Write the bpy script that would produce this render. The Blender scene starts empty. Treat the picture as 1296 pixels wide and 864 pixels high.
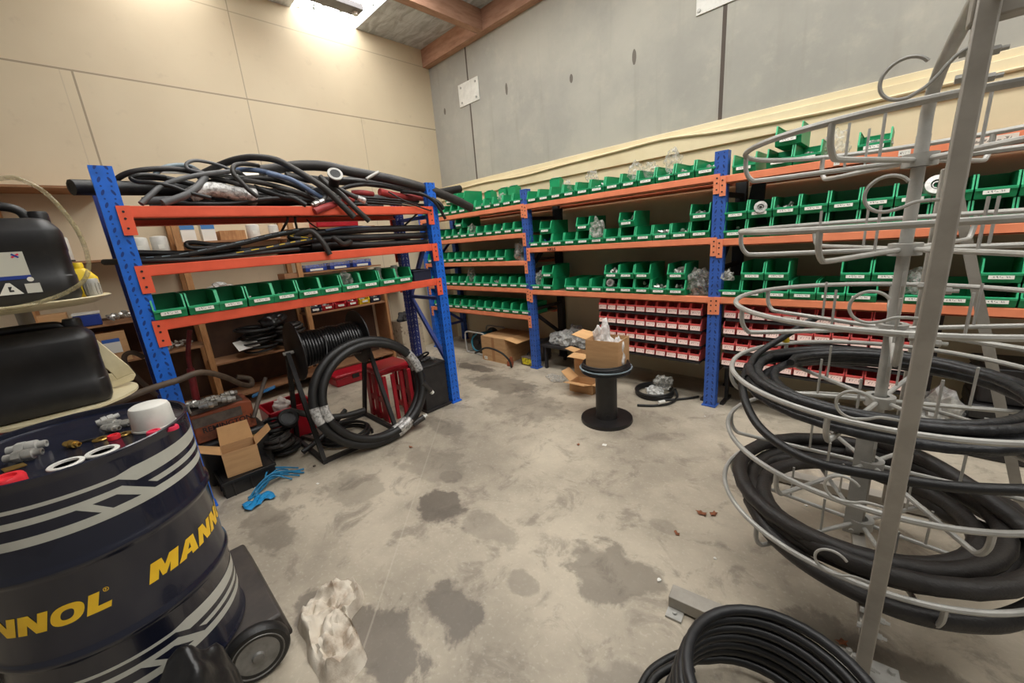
import bpy, bmesh, math, random
from math import sin, cos, pi, radians
from mathutils import Vector, Matrix, Euler, noise
random.seed(7)
SC = bpy.context.scene
COL = SC.collection

# ------------------------------------------------------------------ camera survey (metres, floor z=0)
CAM_R = Vector((0.7211, 0.6884, -0.0776)); CAM_F = Vector((-0.6823, 0.6871, -0.2502))
EYE = Vector((0.0, 0.0, 1.5)); FPX = 500.0
CAM_R = (CAM_R - CAM_F * CAM_R.dot(CAM_F) / CAM_F.length_squared).normalized(); CAM_F.normalize()
CAM_U = CAM_R.cross(CAM_F)
def _ray(u, v): return CAM_R * ((u - 648) / FPX) + CAM_U * ((432 - v) / FPX) + CAM_F
def on_x(u, v, x): d = _ray(u, v); return EYE + d * ((x - EYE.x) / d.x)      # measured point on the plane x = const
def on_y(u, v, y): d = _ray(u, v); return EYE + d * ((y - EYE.y) / d.y)
def on_z(u, v, z=0.0): d = _ray(u, v); return EYE + d * ((z - EYE.z) / d.z)

# ------------------------------------------------------------------ materials
def lin(c):
    return tuple(((v / 255) / 12.92 if v / 255 <= .04045 else ((v / 255 + .055) / 1.055) ** 2.4) for v in c) + (1.0,)
def _nt(name):
    m = bpy.data.materials.new(name); m.use_nodes = True
    nt = m.node_tree; b = nt.nodes['Principled BSDF']; return m, nt, b
def N(nt, t, **kw):
    n = nt.nodes.new(t)
    for k, v in kw.items():
        if k.startswith('i_'):
            key = k[2:]; key = int(key) if key.isdigit() else key.replace('_', ' ')
            n.inputs[key].default_value = v
        else: setattr(n, k, v)
    return n
def L(nt, a, b): nt.links.new(a, b)
def math_n(nt, op, a, b=None, c=None):
    n = nt.nodes.new('ShaderNodeMath'); n.operation = op
    for i, v in enumerate((a, b, c)):
        if v is None: continue
        if isinstance(v, (int, float)): n.inputs[i].default_value = v
        else: L(nt, v, n.inputs[i])
    return n.outputs[0]
def mixc(nt, f, a, b):
    n = nt.nodes.new('ShaderNodeMix'); n.data_type = 'RGBA'
    for s, v in ((n.inputs[0], f), (n.inputs[6], a), (n.inputs[7], b)):
        if isinstance(v, (int, float, tuple)): s.default_value = v
        else: L(nt, v, s)
    return n.outputs[2]
def ramp(nt, f, lo, hi):
    n = nt.nodes.new('ShaderNodeMapRange'); n.interpolation_type = 'SMOOTHSTEP'
    L(nt, f, n.inputs[0]); n.inputs[1].default_value = lo; n.inputs[2].default_value = hi
    return n.outputs[0]
def mat(name, c, rough=.6, metal=0.0, c2=None, scale=8.0, lo=.35, hi=.7, bump=0.0, bscale=60.0, coat=0.0, spec=.5, stretch=None):
    m, nt, b = _nt(name)
    b.inputs['Roughness'].default_value = rough; b.inputs['Metallic'].default_value = metal
    b.inputs['Coat Weight'].default_value = coat; b.inputs['Specular IOR Level'].default_value = spec
    b.inputs['Base Color'].default_value = lin(c)
    tc = N(nt, 'ShaderNodeTexCoord'); src = tc.outputs['Object']
    if stretch:
        mp = N(nt, 'ShaderNodeMapping'); mp.inputs['Scale'].default_value = stretch; L(nt, src, mp.inputs[0]); src = mp.outputs[0]
    if c2:
        n = N(nt, 'ShaderNodeTexNoise', i_Scale=scale, i_Detail=6.0, i_Roughness=.6); L(nt, src, n.inputs['Vector'])
        L(nt, mixc(nt, ramp(nt, n.outputs[0], lo, hi), lin(c), lin(c2)), b.inputs['Base Color'])
    if bump:
        n2 = N(nt, 'ShaderNodeTexNoise', i_Scale=bscale, i_Detail=4.0); L(nt, src, n2.inputs['Vector'])
        bp = N(nt, 'ShaderNodeBump', i_Strength=bump, i_Distance=.01); L(nt, n2.outputs[0], bp.inputs['Height']); L(nt, bp.outputs[0], b.inputs['Normal'])
    return m

M = {}
M['orange'] = mat('orange_beam_paint', (250, 104, 72), .42, c2=(236, 94, 64), scale=5)
M['salmon'] = mat('pale_orange_beam_paint', (250, 150, 108), .5, c2=(238, 138, 98), scale=5)  # paler orange for the back rack's beams
M['board'] = mat('grey_chipboard', (128, 104, 82), .85, c2=(100, 80, 62), scale=40)
M['green'] = mat('green_bin_plastic', (26, 156, 100), .42, c2=(24, 144, 92), scale=6)
M['greenlip'] = mat('green_bin_plastic_light', (56, 182, 126), .4)
M['red'] = mat('red_bin_plastic', (240, 100, 98), .42, c2=(230, 92, 90), scale=6)
M['rubber'] = mat('black_rubber', (22, 21, 21), .46, c2=(31, 30, 30), scale=14, bump=.15, bscale=180)
M['rubber2'] = mat('worn_dark_rubber', (54, 50, 47), .5, c2=(40, 37, 36), scale=9, bump=.2, bscale=120)
M['rubgrey'] = mat('grey_hose_rubber', (98, 98, 98), .5, c2=(76, 76, 78), scale=12)
M['rubblue'] = mat('blue_grey_hose_rubber', (96, 116, 150), .4, c2=(78, 92, 118), scale=10)
M['rubpale'] = mat('pale_blue_hose_plastic', (136, 152, 160), .4, c2=(108, 122, 130), scale=10)
M['rubred'] = mat('dull_red_hose_rubber', (176, 62, 60), .5, c2=(150, 50, 50), scale=12)
M['black'] = mat('black_plastic', (27, 26, 27), .42, c2=(42, 40, 40), scale=9, lo=.4, hi=.75)
M['blackmat'] = mat('matt_black_steel', (34, 32, 33), .6, c2=(46, 43, 42), scale=12)
M['galv'] = mat('galvanised_steel', (186, 184, 178), .45, .2, c2=(166, 164, 158), scale=10, bump=.05)
M['galvpaint'] = mat('grey_painted_steel', (172, 166, 156), .5, .1, c2=(154, 148, 138), scale=7)
M['steel'] = mat('bright_steel_fitting', (206, 204, 198), .3, .6, c2=(146, 144, 138), scale=20)
M['brass'] = mat('brass_fitting', (196, 160, 86), .3, .9)
M['card'] = mat('brown_cardboard', (200, 158, 112), .85, c2=(186, 144, 100), scale=5, stretch=(1, 1, 6))
M['cardin'] = mat('light_cardboard_inside', (216, 170, 118), .85, c2=(204, 158, 108), scale=6)
M['white'] = mat('white_plastic', (226, 224, 216), .45, c2=(208, 206, 198), scale=10)
M['cream'] = mat('cream_plastic', (226, 214, 178), .4, c2=(206, 192, 154), scale=8)
M['wood'] = mat('bare_pine', (190, 140, 92), .7, c2=(164, 114, 70), scale=6, stretch=(6, 6, 1.2))
M['mdf'] = mat('raw_mdf', (168, 124, 88), .8, c2=(148, 106, 74), scale=7)
M['redplastic'] = mat('glossy_red_plastic', (184, 24, 42), .35, c2=(166, 20, 38), scale=6)
M['darkred'] = mat('dark_red_paint', (142, 40, 44), .5, c2=(104, 32, 36), scale=12)
M['yellow'] = mat('yellow_plastic', (236, 200, 40), .45)
M['blueplastic'] = mat('blue_plastic', (40, 66, 150), .4, c2=(32, 54, 128), scale=8)
M['navyplastic'] = mat('dark_navy_plastic', (34, 40, 62), .45)
M['straw'] = mat('bright_blue_strap', (40, 130, 176), .4, c2=(30, 108, 150), scale=20)
M['rag'] = mat('stained_cotton', (216, 206, 190), .95, c2=(138, 110, 84), scale=11, lo=.42, hi=.82, bump=.12, bscale=220)
M['dirtyorange'] = mat('dirty_orange_paint', (150, 76, 46), .6, c2=(96, 56, 40), scale=11)
M['dirtygrey'] = mat('dirty_grey_paint', (104, 92, 82), .65, c2=(74, 64, 58), scale=11)
M['ink'] = mat('black_ink', (34, 32, 34), .6)
M['paperwhite'] = mat('white_paper', (232, 230, 222), .7)
M['tape'] = mat('silver_wrap', (206, 204, 200), .25, .2, c2=(104, 102, 100), scale=40, bump=.6, bscale=60)

def label_mat(name, base=(232, 230, 220), ink=(70, 70, 72), sx=420.0, sz=90.0, thr=.56):
    m, nt, b = _nt(name); b.inputs['Roughness'].default_value = .55
    tc = N(nt, 'ShaderNodeTexCoord'); mp = N(nt, 'ShaderNodeMapping'); mp.inputs['Scale'].default_value = (sx, sx, sz)
    L(nt, tc.outputs['Object'], mp.inputs[0])
    n = N(nt, 'ShaderNodeTexNoise', i_Scale=1.0, i_Detail=1.0); L(nt, mp.outputs[0], n.inputs['Vector'])
    gen = N(nt, 'ShaderNodeSeparateXYZ'); L(nt, tc.outputs['Generated'], gen.inputs[0])
    band = math_n(nt, 'LESS_THAN', math_n(nt, 'ABSOLUTE', math_n(nt, 'SUBTRACT', gen.outputs[2], .5)), .2)
    ends = math_n(nt, 'LESS_THAN', math_n(nt, 'ABSOLUTE', math_n(nt, 'SUBTRACT', gen.outputs[0], .5)), .38)
    f = math_n(nt, 'MULTIPLY', math_n(nt, 'MULTIPLY', band, ends), math_n(nt, 'GREATER_THAN', n.outputs[0], thr))
    L(nt, mixc(nt, f, lin(base), lin(ink)), b.inputs['Base Color'])
    return m
M['label'] = label_mat('printed_bin_label')
M['redlabel'] = label_mat('pinkish_bin_label', (252, 222, 212), (120, 60, 60), 300, 70, .57)

def plastic_film(name, c=(232, 232, 230), a=.45, rough=.2):
    m, nt, b = _nt(name); out = nt.nodes['Material Output']
    b.inputs['Base Color'].default_value = lin(c); b.inputs['Roughness'].default_value = rough
    tr = N(nt, 'ShaderNodeBsdfTransparent'); mx = N(nt, 'ShaderNodeMixShader')
    tc = N(nt, 'ShaderNodeTexCoord'); n = N(nt, 'ShaderNodeTexNoise', i_Scale=30.0, i_Detail=3.0); L(nt, tc.outputs['Object'], n.inputs['Vector'])
    L(nt, math_n(nt, 'ADD', math_n(nt, 'MULTIPLY', ramp(nt, n.outputs[0], .4, .65), .34), a - .2), mx.inputs[0])
    bp = N(nt, 'ShaderNodeBump', i_Strength=.35, i_Distance=.02); L(nt, n.outputs[0], bp.inputs['Height']); L(nt, bp.outputs[0], b.inputs['Normal'])
    L(nt, tr.outputs[0], mx.inputs[1]); L(nt, b.outputs[0], mx.inputs[2]); L(nt, mx.outputs[0], out.inputs[0])
    return m
M['film'] = plastic_film('clear_plastic_film', (214, 212, 204), .30, .35)
M['clearhose'] = plastic_film('yellowed_clear_tube', (178, 166, 128), .5, .12)
M['greyfilm'] = plastic_film('silvery_plastic_wrap', (222, 222, 218), .62, .12)
M['blackfilm'] = mat('black_plastic_sheet', (26, 25, 26), .3, c2=(38, 37, 37), scale=6, bump=.5, bscale=14)

def post_mat(name, c, holec):
    # painted steel with two columns of keyhole punchings and a small round hole between the pairs
    m, nt, b = _nt(name); b.inputs['Roughness'].default_value = .45
    tc = N(nt, 'ShaderNodeTexCoord'); s = N(nt, 'ShaderNodeSeparateXYZ'); L(nt, tc.outputs['Object'], s.inputs[0])
    geo = N(nt, 'ShaderNodeNewGeometry')
    nx = N(nt, 'ShaderNodeSeparateXYZ'); L(nt, tc.outputs['Normal'], nx.inputs[0])
    usex = math_n(nt, 'GREATER_THAN', math_n(nt, 'ABSOLUTE', nx.outputs[1]), .5)       # face looking along y uses x
    w = math_n(nt, 'ADD', math_n(nt, 'MULTIPLY', usex, s.outputs[0]), math_n(nt, 'MULTIPLY', math_n(nt, 'SUBTRACT', 1.0, usex), s.outputs[1]))
    aw = math_n(nt, 'SUBTRACT', math_n(nt, 'ABSOLUTE', w), .020)
    zz = math_n(nt, 'SUBTRACT', math_n(nt, 'MODULO', s.outputs[2], .062), .031)
    tilt = math_n(nt, 'ADD', aw, math_n(nt, 'MULTIPLY', zz, .35))
    e1 = math_n(nt, 'ADD', math_n(nt, 'POWER', math_n(nt, 'DIVIDE', tilt, .0062), 2.0), math_n(nt, 'POWER', math_n(nt, 'DIVIDE', zz, .014), 2.0))
    zz2 = math_n(nt, 'SUBTRACT', math_n(nt, 'MODULO', math_n(nt, 'ADD', s.outputs[2], .031), .062), .031)
    e2 = math_n(nt, 'ADD', math_n(nt, 'POWER', math_n(nt, 'DIVIDE', aw, .0042), 2.0), math_n(nt, 'POWER', math_n(nt, 'DIVIDE', zz2, .0042), 2.0))
    f = math_n(nt, 'LESS_THAN', math_n(nt, 'MINIMUM', e1, e2), 1.0)
    n = N(nt, 'ShaderNodeTexNoise', i_Scale=12.0, i_Detail=4.0); L(nt, tc.outputs['Object'], n.inputs['Vector'])
    base = mixc(nt, ramp(nt, n.outputs[0], .4, .75), lin(c), lin(tuple(int(v * .88) for v in c)))
    L(nt, mixc(nt, f, base, lin(holec)), b.inputs['Base Color'])
    return m
M['blue'] = post_mat('blue_perforated_post', (32, 112, 226), (18, 58, 136))
M['blueback'] = post_mat('dull_blue_perforated_post', (56, 98, 184), (30, 52, 104))
M['bluebrace'] = mat('blue_brace_paint', (62, 82, 160), .5)
M['navypost'] = post_mat('dark_blue_perforated_post', (36, 52, 128), (150, 156, 176))

# ------------------------------------------------------------------ mesh builder
def frame_to(d):
    d = Vector(d).normalized(); a = Vector((0, 0, 1)) if abs(d.z) < .95 else Vector((1, 0, 0))
    x = a.cross(d).normalized(); y = d.cross(x); return x, y, d
def cr(pts, n=6, closed=False):
    P = [Vector(p) for p in pts]; out = []
    m = len(P); rng = range(m) if closed else range(m - 1)
    for i in rng:
        if closed: p0, p1, p2, p3 = P[i - 1], P[i], P[(i + 1) % m], P[(i + 2) % m]
        else: p0, p1, p2, p3 = P[max(i - 1, 0)], P[i], P[i + 1], P[min(i + 2, m - 1)]
        for k in range(n):
            t = k / n
            out.append(.5 * ((2 * p1) + (p2 - p0) * t + (2 * p0 - 5 * p1 + 4 * p2 - p3) * t * t + (3 * p1 - p0 - 3 * p2 + p3) * t ** 3))
    if not closed: out.append(P[-1])
    return out
class MB:
    def __init__(s): s.v = []; s.f = []; s.m = []
    def add(s, vs, fs, mi=0):
        o = len(s.v); s.v += [Vector(v) for v in vs]
        for f in fs: s.f.append([i + o for i in f]); s.m.append(mi)
    def box(s, c, d, rot=None, mi=0):
        c = Vector(c); h = Vector(d) / 2
        vs = [Vector((x * h.x, y * h.y, z * h.z)) for x in (-1, 1) for y in (-1, 1) for z in (-1, 1)]
        if rot is not None: R = rot if isinstance(rot, Matrix) else Euler(rot).to_matrix(); vs = [R @ v for v in vs]
        s.add([v + c for v in vs], [(0, 1, 3, 2), (4, 6, 7, 5), (0, 4, 5, 1), (2, 3, 7, 6), (0, 2, 6, 4), (1, 5, 7, 3)], mi)
    def bar(s, a, b, w, t, mi=0, up=(0, 0, 1)):
        a, b = Vector(a), Vector(b); d = (b - a).normalized(); u = Vector(up)
        if abs(d.dot(u)) > .98: u = Vector((0, 1, 0))
        x = d.cross(u).normalized(); y = x.cross(d)
        vs = [p + x * (i * w / 2) + y * (j * t / 2) for p in (a, b) for i, j in ((-1, -1), (1, -1), (1, 1), (-1, 1))]
        s.add(vs, [(3, 2, 1, 0), (4, 5, 6, 7), (0, 1, 5, 4), (1, 2, 6, 5), (2, 3, 7, 6), (3, 0, 4, 7)], mi)
    def tube(s, pts, r, seg=8, closed=False, mi=0, cap=True):
        P = [Vector(p) for p in pts]; n = len(P)
        rs = r if isinstance(r, (list, tuple)) else [r] * n
        T = []
        for i in range(n):
            a = P[i - 1] if (i > 0 or closed) else P[i]; b = P[(i + 1) % n] if (i < n - 1 or closed) else P[i]
            t = b - a; T.append(t.normalized() if t.length > 1e-9 else (T[-1] if T else Vector((0, 0, 1))))
        x, y, _ = frame_to(T[0]); vs = []
        for i in range(n):
            if i: x = (x - T[i] * x.dot(T[i])).normalized(); 
            y = T[i].cross(x)
            for k in range(seg):
                a = 2 * pi * k / seg; vs.append(P[i] + (x * cos(a) + y * sin(a)) * rs[i])
        fs = []
        for i in range(n if closed else n - 1):
            j = (i + 1) % n; off = 0
            if closed and j == 0:   # match the seam
                best = min(range(seg), key=lambda o: (vs[i * seg] - vs[o]).length); off = best
            for k in range(seg):
                fs.append((i * seg + k, i * seg + (k + 1) % seg, j * seg + (k + 1 + off) % seg, j * seg + (k + off) % seg))
        if cap and not closed: fs += [tuple(range(seg - 1, -1, -1)), tuple((n - 1) * seg + k for k in range(seg))]
        s.add(vs, fs, mi)
    def lathe(s, prof, seg=24, c=(0, 0, 0), axis=(0, 0, 1), mi=0):
        x, y, z = frame_to(axis); c = Vector(c); vs = []; n = len(prof)
        for r, h in prof:
            for k in range(seg):
                a = 2 * pi * k / seg; vs.append(c + (x * cos(a) + y * sin(a)) * r + z * h)
        fs = [(i * seg + k, i * seg + (k + 1) % seg, (i + 1) * seg + (k + 1) % seg, (i + 1) * seg + k) for i in range(n - 1) for k in range(seg)]
        if prof[0][0] > 1e-6: fs.append(tuple(range(seg - 1, -1, -1)))
        if prof[-1][0] > 1e-6: fs.append(tuple((n - 1) * seg + k for k in range(seg)))
        s.add(vs, fs, mi)
    def prism(s, poly, o, ex, ey, ez, t, mi=0):
        o, ex, ey, ez = Vector(o), Vector(ex), Vector(ey), Vector(ez); n = len(poly)
        vs = [o + ex * a + ey * b for a, b in poly] + [o + ex * a + ey * b + ez * t for a, b in poly]
        s.add(vs, [tuple(range(n - 1, -1, -1)), tuple(range(n, 2 * n))] + [(i, (i + 1) % n, n + (i + 1) % n, n + i) for i in range(n)], mi)
    def sheet(s, fn, nu, nv, mi=0):
        vs = [fn(i / nu, j / nv) for i in range(nu + 1) for j in range(nv + 1)]; w = nv + 1
        s.add(vs, [(i * w + j, (i + 1) * w + j, (i + 1) * w + j + 1, i * w + j + 1) for i in range(nu) for j in range(nv)], mi)
    def build(s, name, mats, parent=None, bevel=0.0, angle=38, origin='base', solid=0.0, keep=False, world=False):
        if not isinstance(mats, (list, tuple)): mats = [mats]
        me = bpy.data.meshes.new(name)
        lo = Vector((min(v.x for v in s.v), min(v.y for v in s.v), min(v.z for v in s.v)))
        hi = Vector((max(v.x for v in s.v), max(v.y for v in s.v), max(v.z for v in s.v)))
        o = Vector((0, 0, 0)) if keep else Vector(((lo.x + hi.x) / 2, (lo.y + hi.y) / 2, lo.z))
        me.from_pydata([v - o for v in s.v], [], s.f)
        for m_ in mats: me.materials.append(m_)
        for p, mi in zip(me.polygons, s.m): p.material_index = mi
        bm = bmesh.new(); bm.from_mesh(me); bmesh.ops.recalc_face_normals(bm, faces=bm.faces); bm.to_mesh(me); bm.free()
        me.shade_smooth(); me.set_sharp_from_angle(angle=radians(angle))
        ob = bpy.data.objects.new(name, me); COL.objects.link(ob); ob.location = o
        if parent:
            ob.parent = parent
            if world: ob.location -= parent.location
        if solid: md = ob.modifiers.new('thick', 'SOLIDIFY'); md.thickness = solid
        if bevel: md = ob.modifiers.new('bevel', 'BEVEL'); md.width = bevel; md.segments = 2; md.limit_method = 'ANGLE'
        return ob

# ------------------------------------------------------------------ tagging
USED = {}
def tag(o, label, cat, group=None, kind=None):
    USED[label] = USED.get(label, 0) + 1
    o['label'] = label; o['category'] = cat
    if group: o['group'] = group
    if kind: o['kind'] = kind
    return o
def thing(name, label, cat, loc=(0, 0, 0), rotz=0.0, group=None):
    o = bpy.data.objects.new(name, None); COL.objects.link(o); o.empty_display_size = .05
    o.location = loc; o.rotation_euler = (0, 0, rotz)
    return tag(o, label, cat, group)
def struct(name, mb, m, **kw):
    o = mb.build(name, m, **kw); o['kind'] = 'structure'; return o
def dup(root, loc, rotz, label, group=None, cat=None):
    r = root.copy(); COL.objects.link(r); r.location = loc; r.rotation_euler = (0, 0, rotz)
    tag(r, label, cat or root['category'], group or root.get('group'))
    for ch in root.children:
        c = ch.copy(); COL.objects.link(c); c.parent = r
        for g in ch.children:
            d = g.copy(); COL.objects.link(d); d.parent = c
    return r
ORD = ['zeroth', 'first', 'second', 'third', 'fourth', 'fifth', 'sixth', 'seventh', 'eighth', 'ninth', 'tenth', 'eleventh', 'twelfth', 'thirteenth', 'fourteenth']
def text_mesh(txt, size, name='lettering'):
    cu = bpy.data.curves.new(name, 'FONT'); cu.body = txt; cu.size = size; cu.align_x = 'CENTER'; cu.align_y = 'CENTER'; cu.extrude = .0006; cu.offset = size * .02
    t = bpy.data.objects.new(name, cu); COL.objects.link(t)
    dg = bpy.context.evaluated_depsgraph_get(); me = bpy.data.meshes.new_from_object(t.evaluated_get(dg))
    bpy.data.objects.remove(t); bpy.data.curves.remove(cu); return me
def text_obj(txt, size, m, parent, loc, ex, ey, name='lettering'):
    me = text_mesh(txt, size, name); me.materials.clear(); me.materials.append(m)
    ob = bpy.data.objects.new(name, me); COL.objects.link(ob); ob.parent = parent
    ex = Vector(ex).normalized(); ey = Vector(ey).normalized(); ez = ex.cross(ey)
    ob.matrix_local = Matrix.Translation(Vector(loc)) @ Matrix((ex, ey, ez)).transposed().to_4x4()
    return ob
# ================================================================== THE ROOM
XL, YB, ZC = -5.19, 3.98, 4.16
X1, Y0 = 3.2, -4.2
def floor_mat():
    m, nt, b = _nt('stained_concrete_floor')
    tc = N(nt, 'ShaderNodeTexCoord'); P = tc.outputs['Object']
    n1 = N(nt, 'ShaderNodeTexNoise', i_Scale=1.1, i_Detail=8.0, i_Roughness=.62); L(nt, P, n1.inputs['Vector'])
    n2 = N(nt, 'ShaderNodeTexNoise', i_Scale=5.0, i_Detail=8.0, i_Roughness=.68, i_Distortion=.6); L(nt, P, n2.inputs['Vector'])
    n3 = N(nt, 'ShaderNodeTexNoise', i_Scale=60.0, i_Detail=3.0); L(nt, P, n3.inputs['Vector'])
    c = mixc(nt, ramp(nt, n1.outputs[0], .34, .66), lin((198, 186, 166)), lin((156, 146, 130)))
    c = mixc(nt, math_n(nt, 'MULTIPLY', ramp(nt, n2.outputs[0], .50, .66), .6), c, lin((124, 114, 102)))
    c = mixc(nt, math_n(nt, 'MULTIPLY', ramp(nt, n3.outputs[0], .55, .7), .18), c, lin((222, 214, 198)))
    # worn pale band where people walk
    # oil and water stains, each where it lies on the slab
    n4 = N(nt, 'ShaderNodeTexNoise', i_Scale=7.0, i_Detail=5.0, i_Roughness=.6); L(nt, P, n4.inputs['Vector'])
    wob = math_n(nt, 'MULTIPLY', math_n(nt, 'SUBTRACT', n4.outputs[0], .5), .55)
    sx = N(nt, 'ShaderNodeSeparateXYZ'); L(nt, P, sx.inputs[0])
    acc = None
    for (x, y, rx, ry, k) in STAINS:
        dx = math_n(nt, 'DIVIDE', math_n(nt, 'SUBTRACT', sx.outputs[0], x), rx); dy = math_n(nt, 'DIVIDE', math_n(nt, 'SUBTRACT', sx.outputs[1], y), ry)
        d = math_n(nt, 'SQRT', math_n(nt, 'ADD', math_n(nt, 'MULTIPLY', dx, dx), math_n(nt, 'MULTIPLY', dy, dy)))
        d = math_n(nt, 'ADD', d, math_n(nt, 'ADD', math_n(nt, 'MULTIPLY', wob, 2.9), math_n(nt, 'MULTIPLY', math_n(nt, 'SUBTRACT', n2.outputs[0], .5), 1.6)))
        f = math_n(nt, 'MULTIPLY', math_n(nt, 'SUBTRACT', 1.0, ramp(nt, d, .72, 1.02)), min(1, k * 1.0))
        acc = f if acc is None else math_n(nt, 'MAXIMUM', acc, f)
    c = mixc(nt, acc, c, lin((84, 76, 68)))
    for (ax, ay, bx, by) in FLOOR_LINES:
        dx, dy = bx - ax, by - ay; l = math.hypot(dx, dy)
        q = math_n(nt, 'ABSOLUTE', math_n(nt, 'ADD', math_n(nt, 'MULTIPLY', math_n(nt, 'SUBTRACT', sx.outputs[0], ax), -dy / l), math_n(nt, 'MULTIPLY', math_n(nt, 'SUBTRACT', sx.outputs[1], ay), dx / l)))
        c = mixc(nt, math_n(nt, 'MULTIPLY', math_n(nt, 'SUBTRACT', 1.0, ramp(nt, q, .002, .006)), .22), c, lin((206, 198, 182)))
    L(nt, c, b.inputs['Base Color'])
    L(nt, math_n(nt, 'SUBTRACT', .62, math_n(nt, 'MULTIPLY', acc, .2)), b.inputs['Roughness'])
    bp = N(nt, 'ShaderNodeBump', i_Strength=.12, i_Distance=.01); L(nt, n2.outputs[0], bp.inputs['Height']); L(nt, bp.outputs[0], b.inputs['Normal'])
    return m
STAINS = [(-1.77, 1.11, .20, .16, .75), (-1.20, .72, .16, .13, .7), (-.78, 1.30, .24, .17, .55), (-1.32, .44, .26, .14, .7), (-1.98, 1.32, .10, .07, .5),
          (-2.45, .36, .30, .12, .45), (-2.95, 2.75, .55, .22, .55), (-2.35, 2.45, .45, .30, .35), (-2.2, 1.35, .3, .2, .3), (-1.45, 1.15, .22, .1, .3), (-1.66, .33, .16, .1, .6),
          (.18, 1.56, .34, .10, .6), (-.35, 1.35, .1, .1, .4), (-3.62, 2.98, .34, .12, .75), (-1.05, 1.0, .1, .06, .35), (-.72, 1.72, .09, .05, .25), (-2.6, 1.75, .3, .12, .4), (-2.4, .85, .25, .16, .3), (-.45, .9, .2, .12, .4)]
FLOOR_LINES = [(-2.86, 1.9, -1.3, .35)]
b = MB(); b.add([(XL - .1, Y0, 0), (X1, Y0, 0), (X1, YB + .1, 0), (XL - .1, YB + .1, 0), (XL - .1, Y0, -.12), (X1, Y0, -.12), (X1, YB + .1, -.12), (XL - .1, YB + .1, -.12)],
           [(0, 1, 2, 3), (7, 6, 5, 4), (0, 4, 5, 1), (1, 5, 6, 2), (2, 6, 7, 3), (3, 7, 4, 0)])
struct('floor', b, floor_mat(), keep=True)

# --- left wall: painted sheets with joints
def wall_left_mat():
    m, nt, b = _nt('beige_painted_sheet'); b.inputs['Roughness'].default_value = .62
    tc = N(nt, 'ShaderNodeTexCoord'); P = tc.outputs['Object']
    n = N(nt, 'ShaderNodeTexNoise', i_Scale=.9, i_Detail=6.0); L(nt, P, n.inputs['Vector'])
    c = mixc(nt, ramp(nt, n.outputs[0], .3, .7), lin((222, 206, 176)), lin((212, 195, 165)))
    n2 = N(nt, 'ShaderNodeTexNoise', i_Scale=9.0, i_Detail=6.0); L(nt, P, n2.inputs['Vector'])
    c = mixc(nt, math_n(nt, 'MULTIPLY', ramp(nt, n2.outputs[0], .62, .75), .12), c, lin((150, 130, 104)))
    s = N(nt, 'ShaderNodeSeparateXYZ'); L(nt, P, s.inputs[0])
    below = math_n(nt, 'LESS_THAN', s.outputs[2], 3.15)
    def line(coord, at, w, k, mask=None):
        f = math_n(nt, 'MULTIPLY', math_n(nt, 'LESS_THAN', math_n(nt, 'ABSOLUTE', math_n(nt, 'SUBTRACT', coord, at)), w), k)
        return f if mask is None else math_n(nt, 'MULTIPLY', f, mask)
    fs = [line(s.outputs[2], 3.15, .007, .6), line(s.outputs[2], 3.945, .005, .35), line(s.outputs[1], .265, .007, .6, below), line(s.outputs[1], 1.545, .005, .45),
          line(s.outputs[1], 2.815, .004, .35, below), line(s.outputs[1], .19, .004, .15, below)]
    a = fs[0]
    for f in fs[1:]: a = math_n(nt, 'MAXIMUM', a, f)
    L(nt, mixc(nt, a, c, lin((112, 92, 70))), b.inputs['Base Color'])
    return m
b = MB(); b.box(((XL - .06), (Y0 + YB) / 2, ZC / 2 + .02), (.12, YB - Y0 + .24, ZC + .04))
struct('wall_left', b, wall_left_mat(), keep=True)
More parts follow.
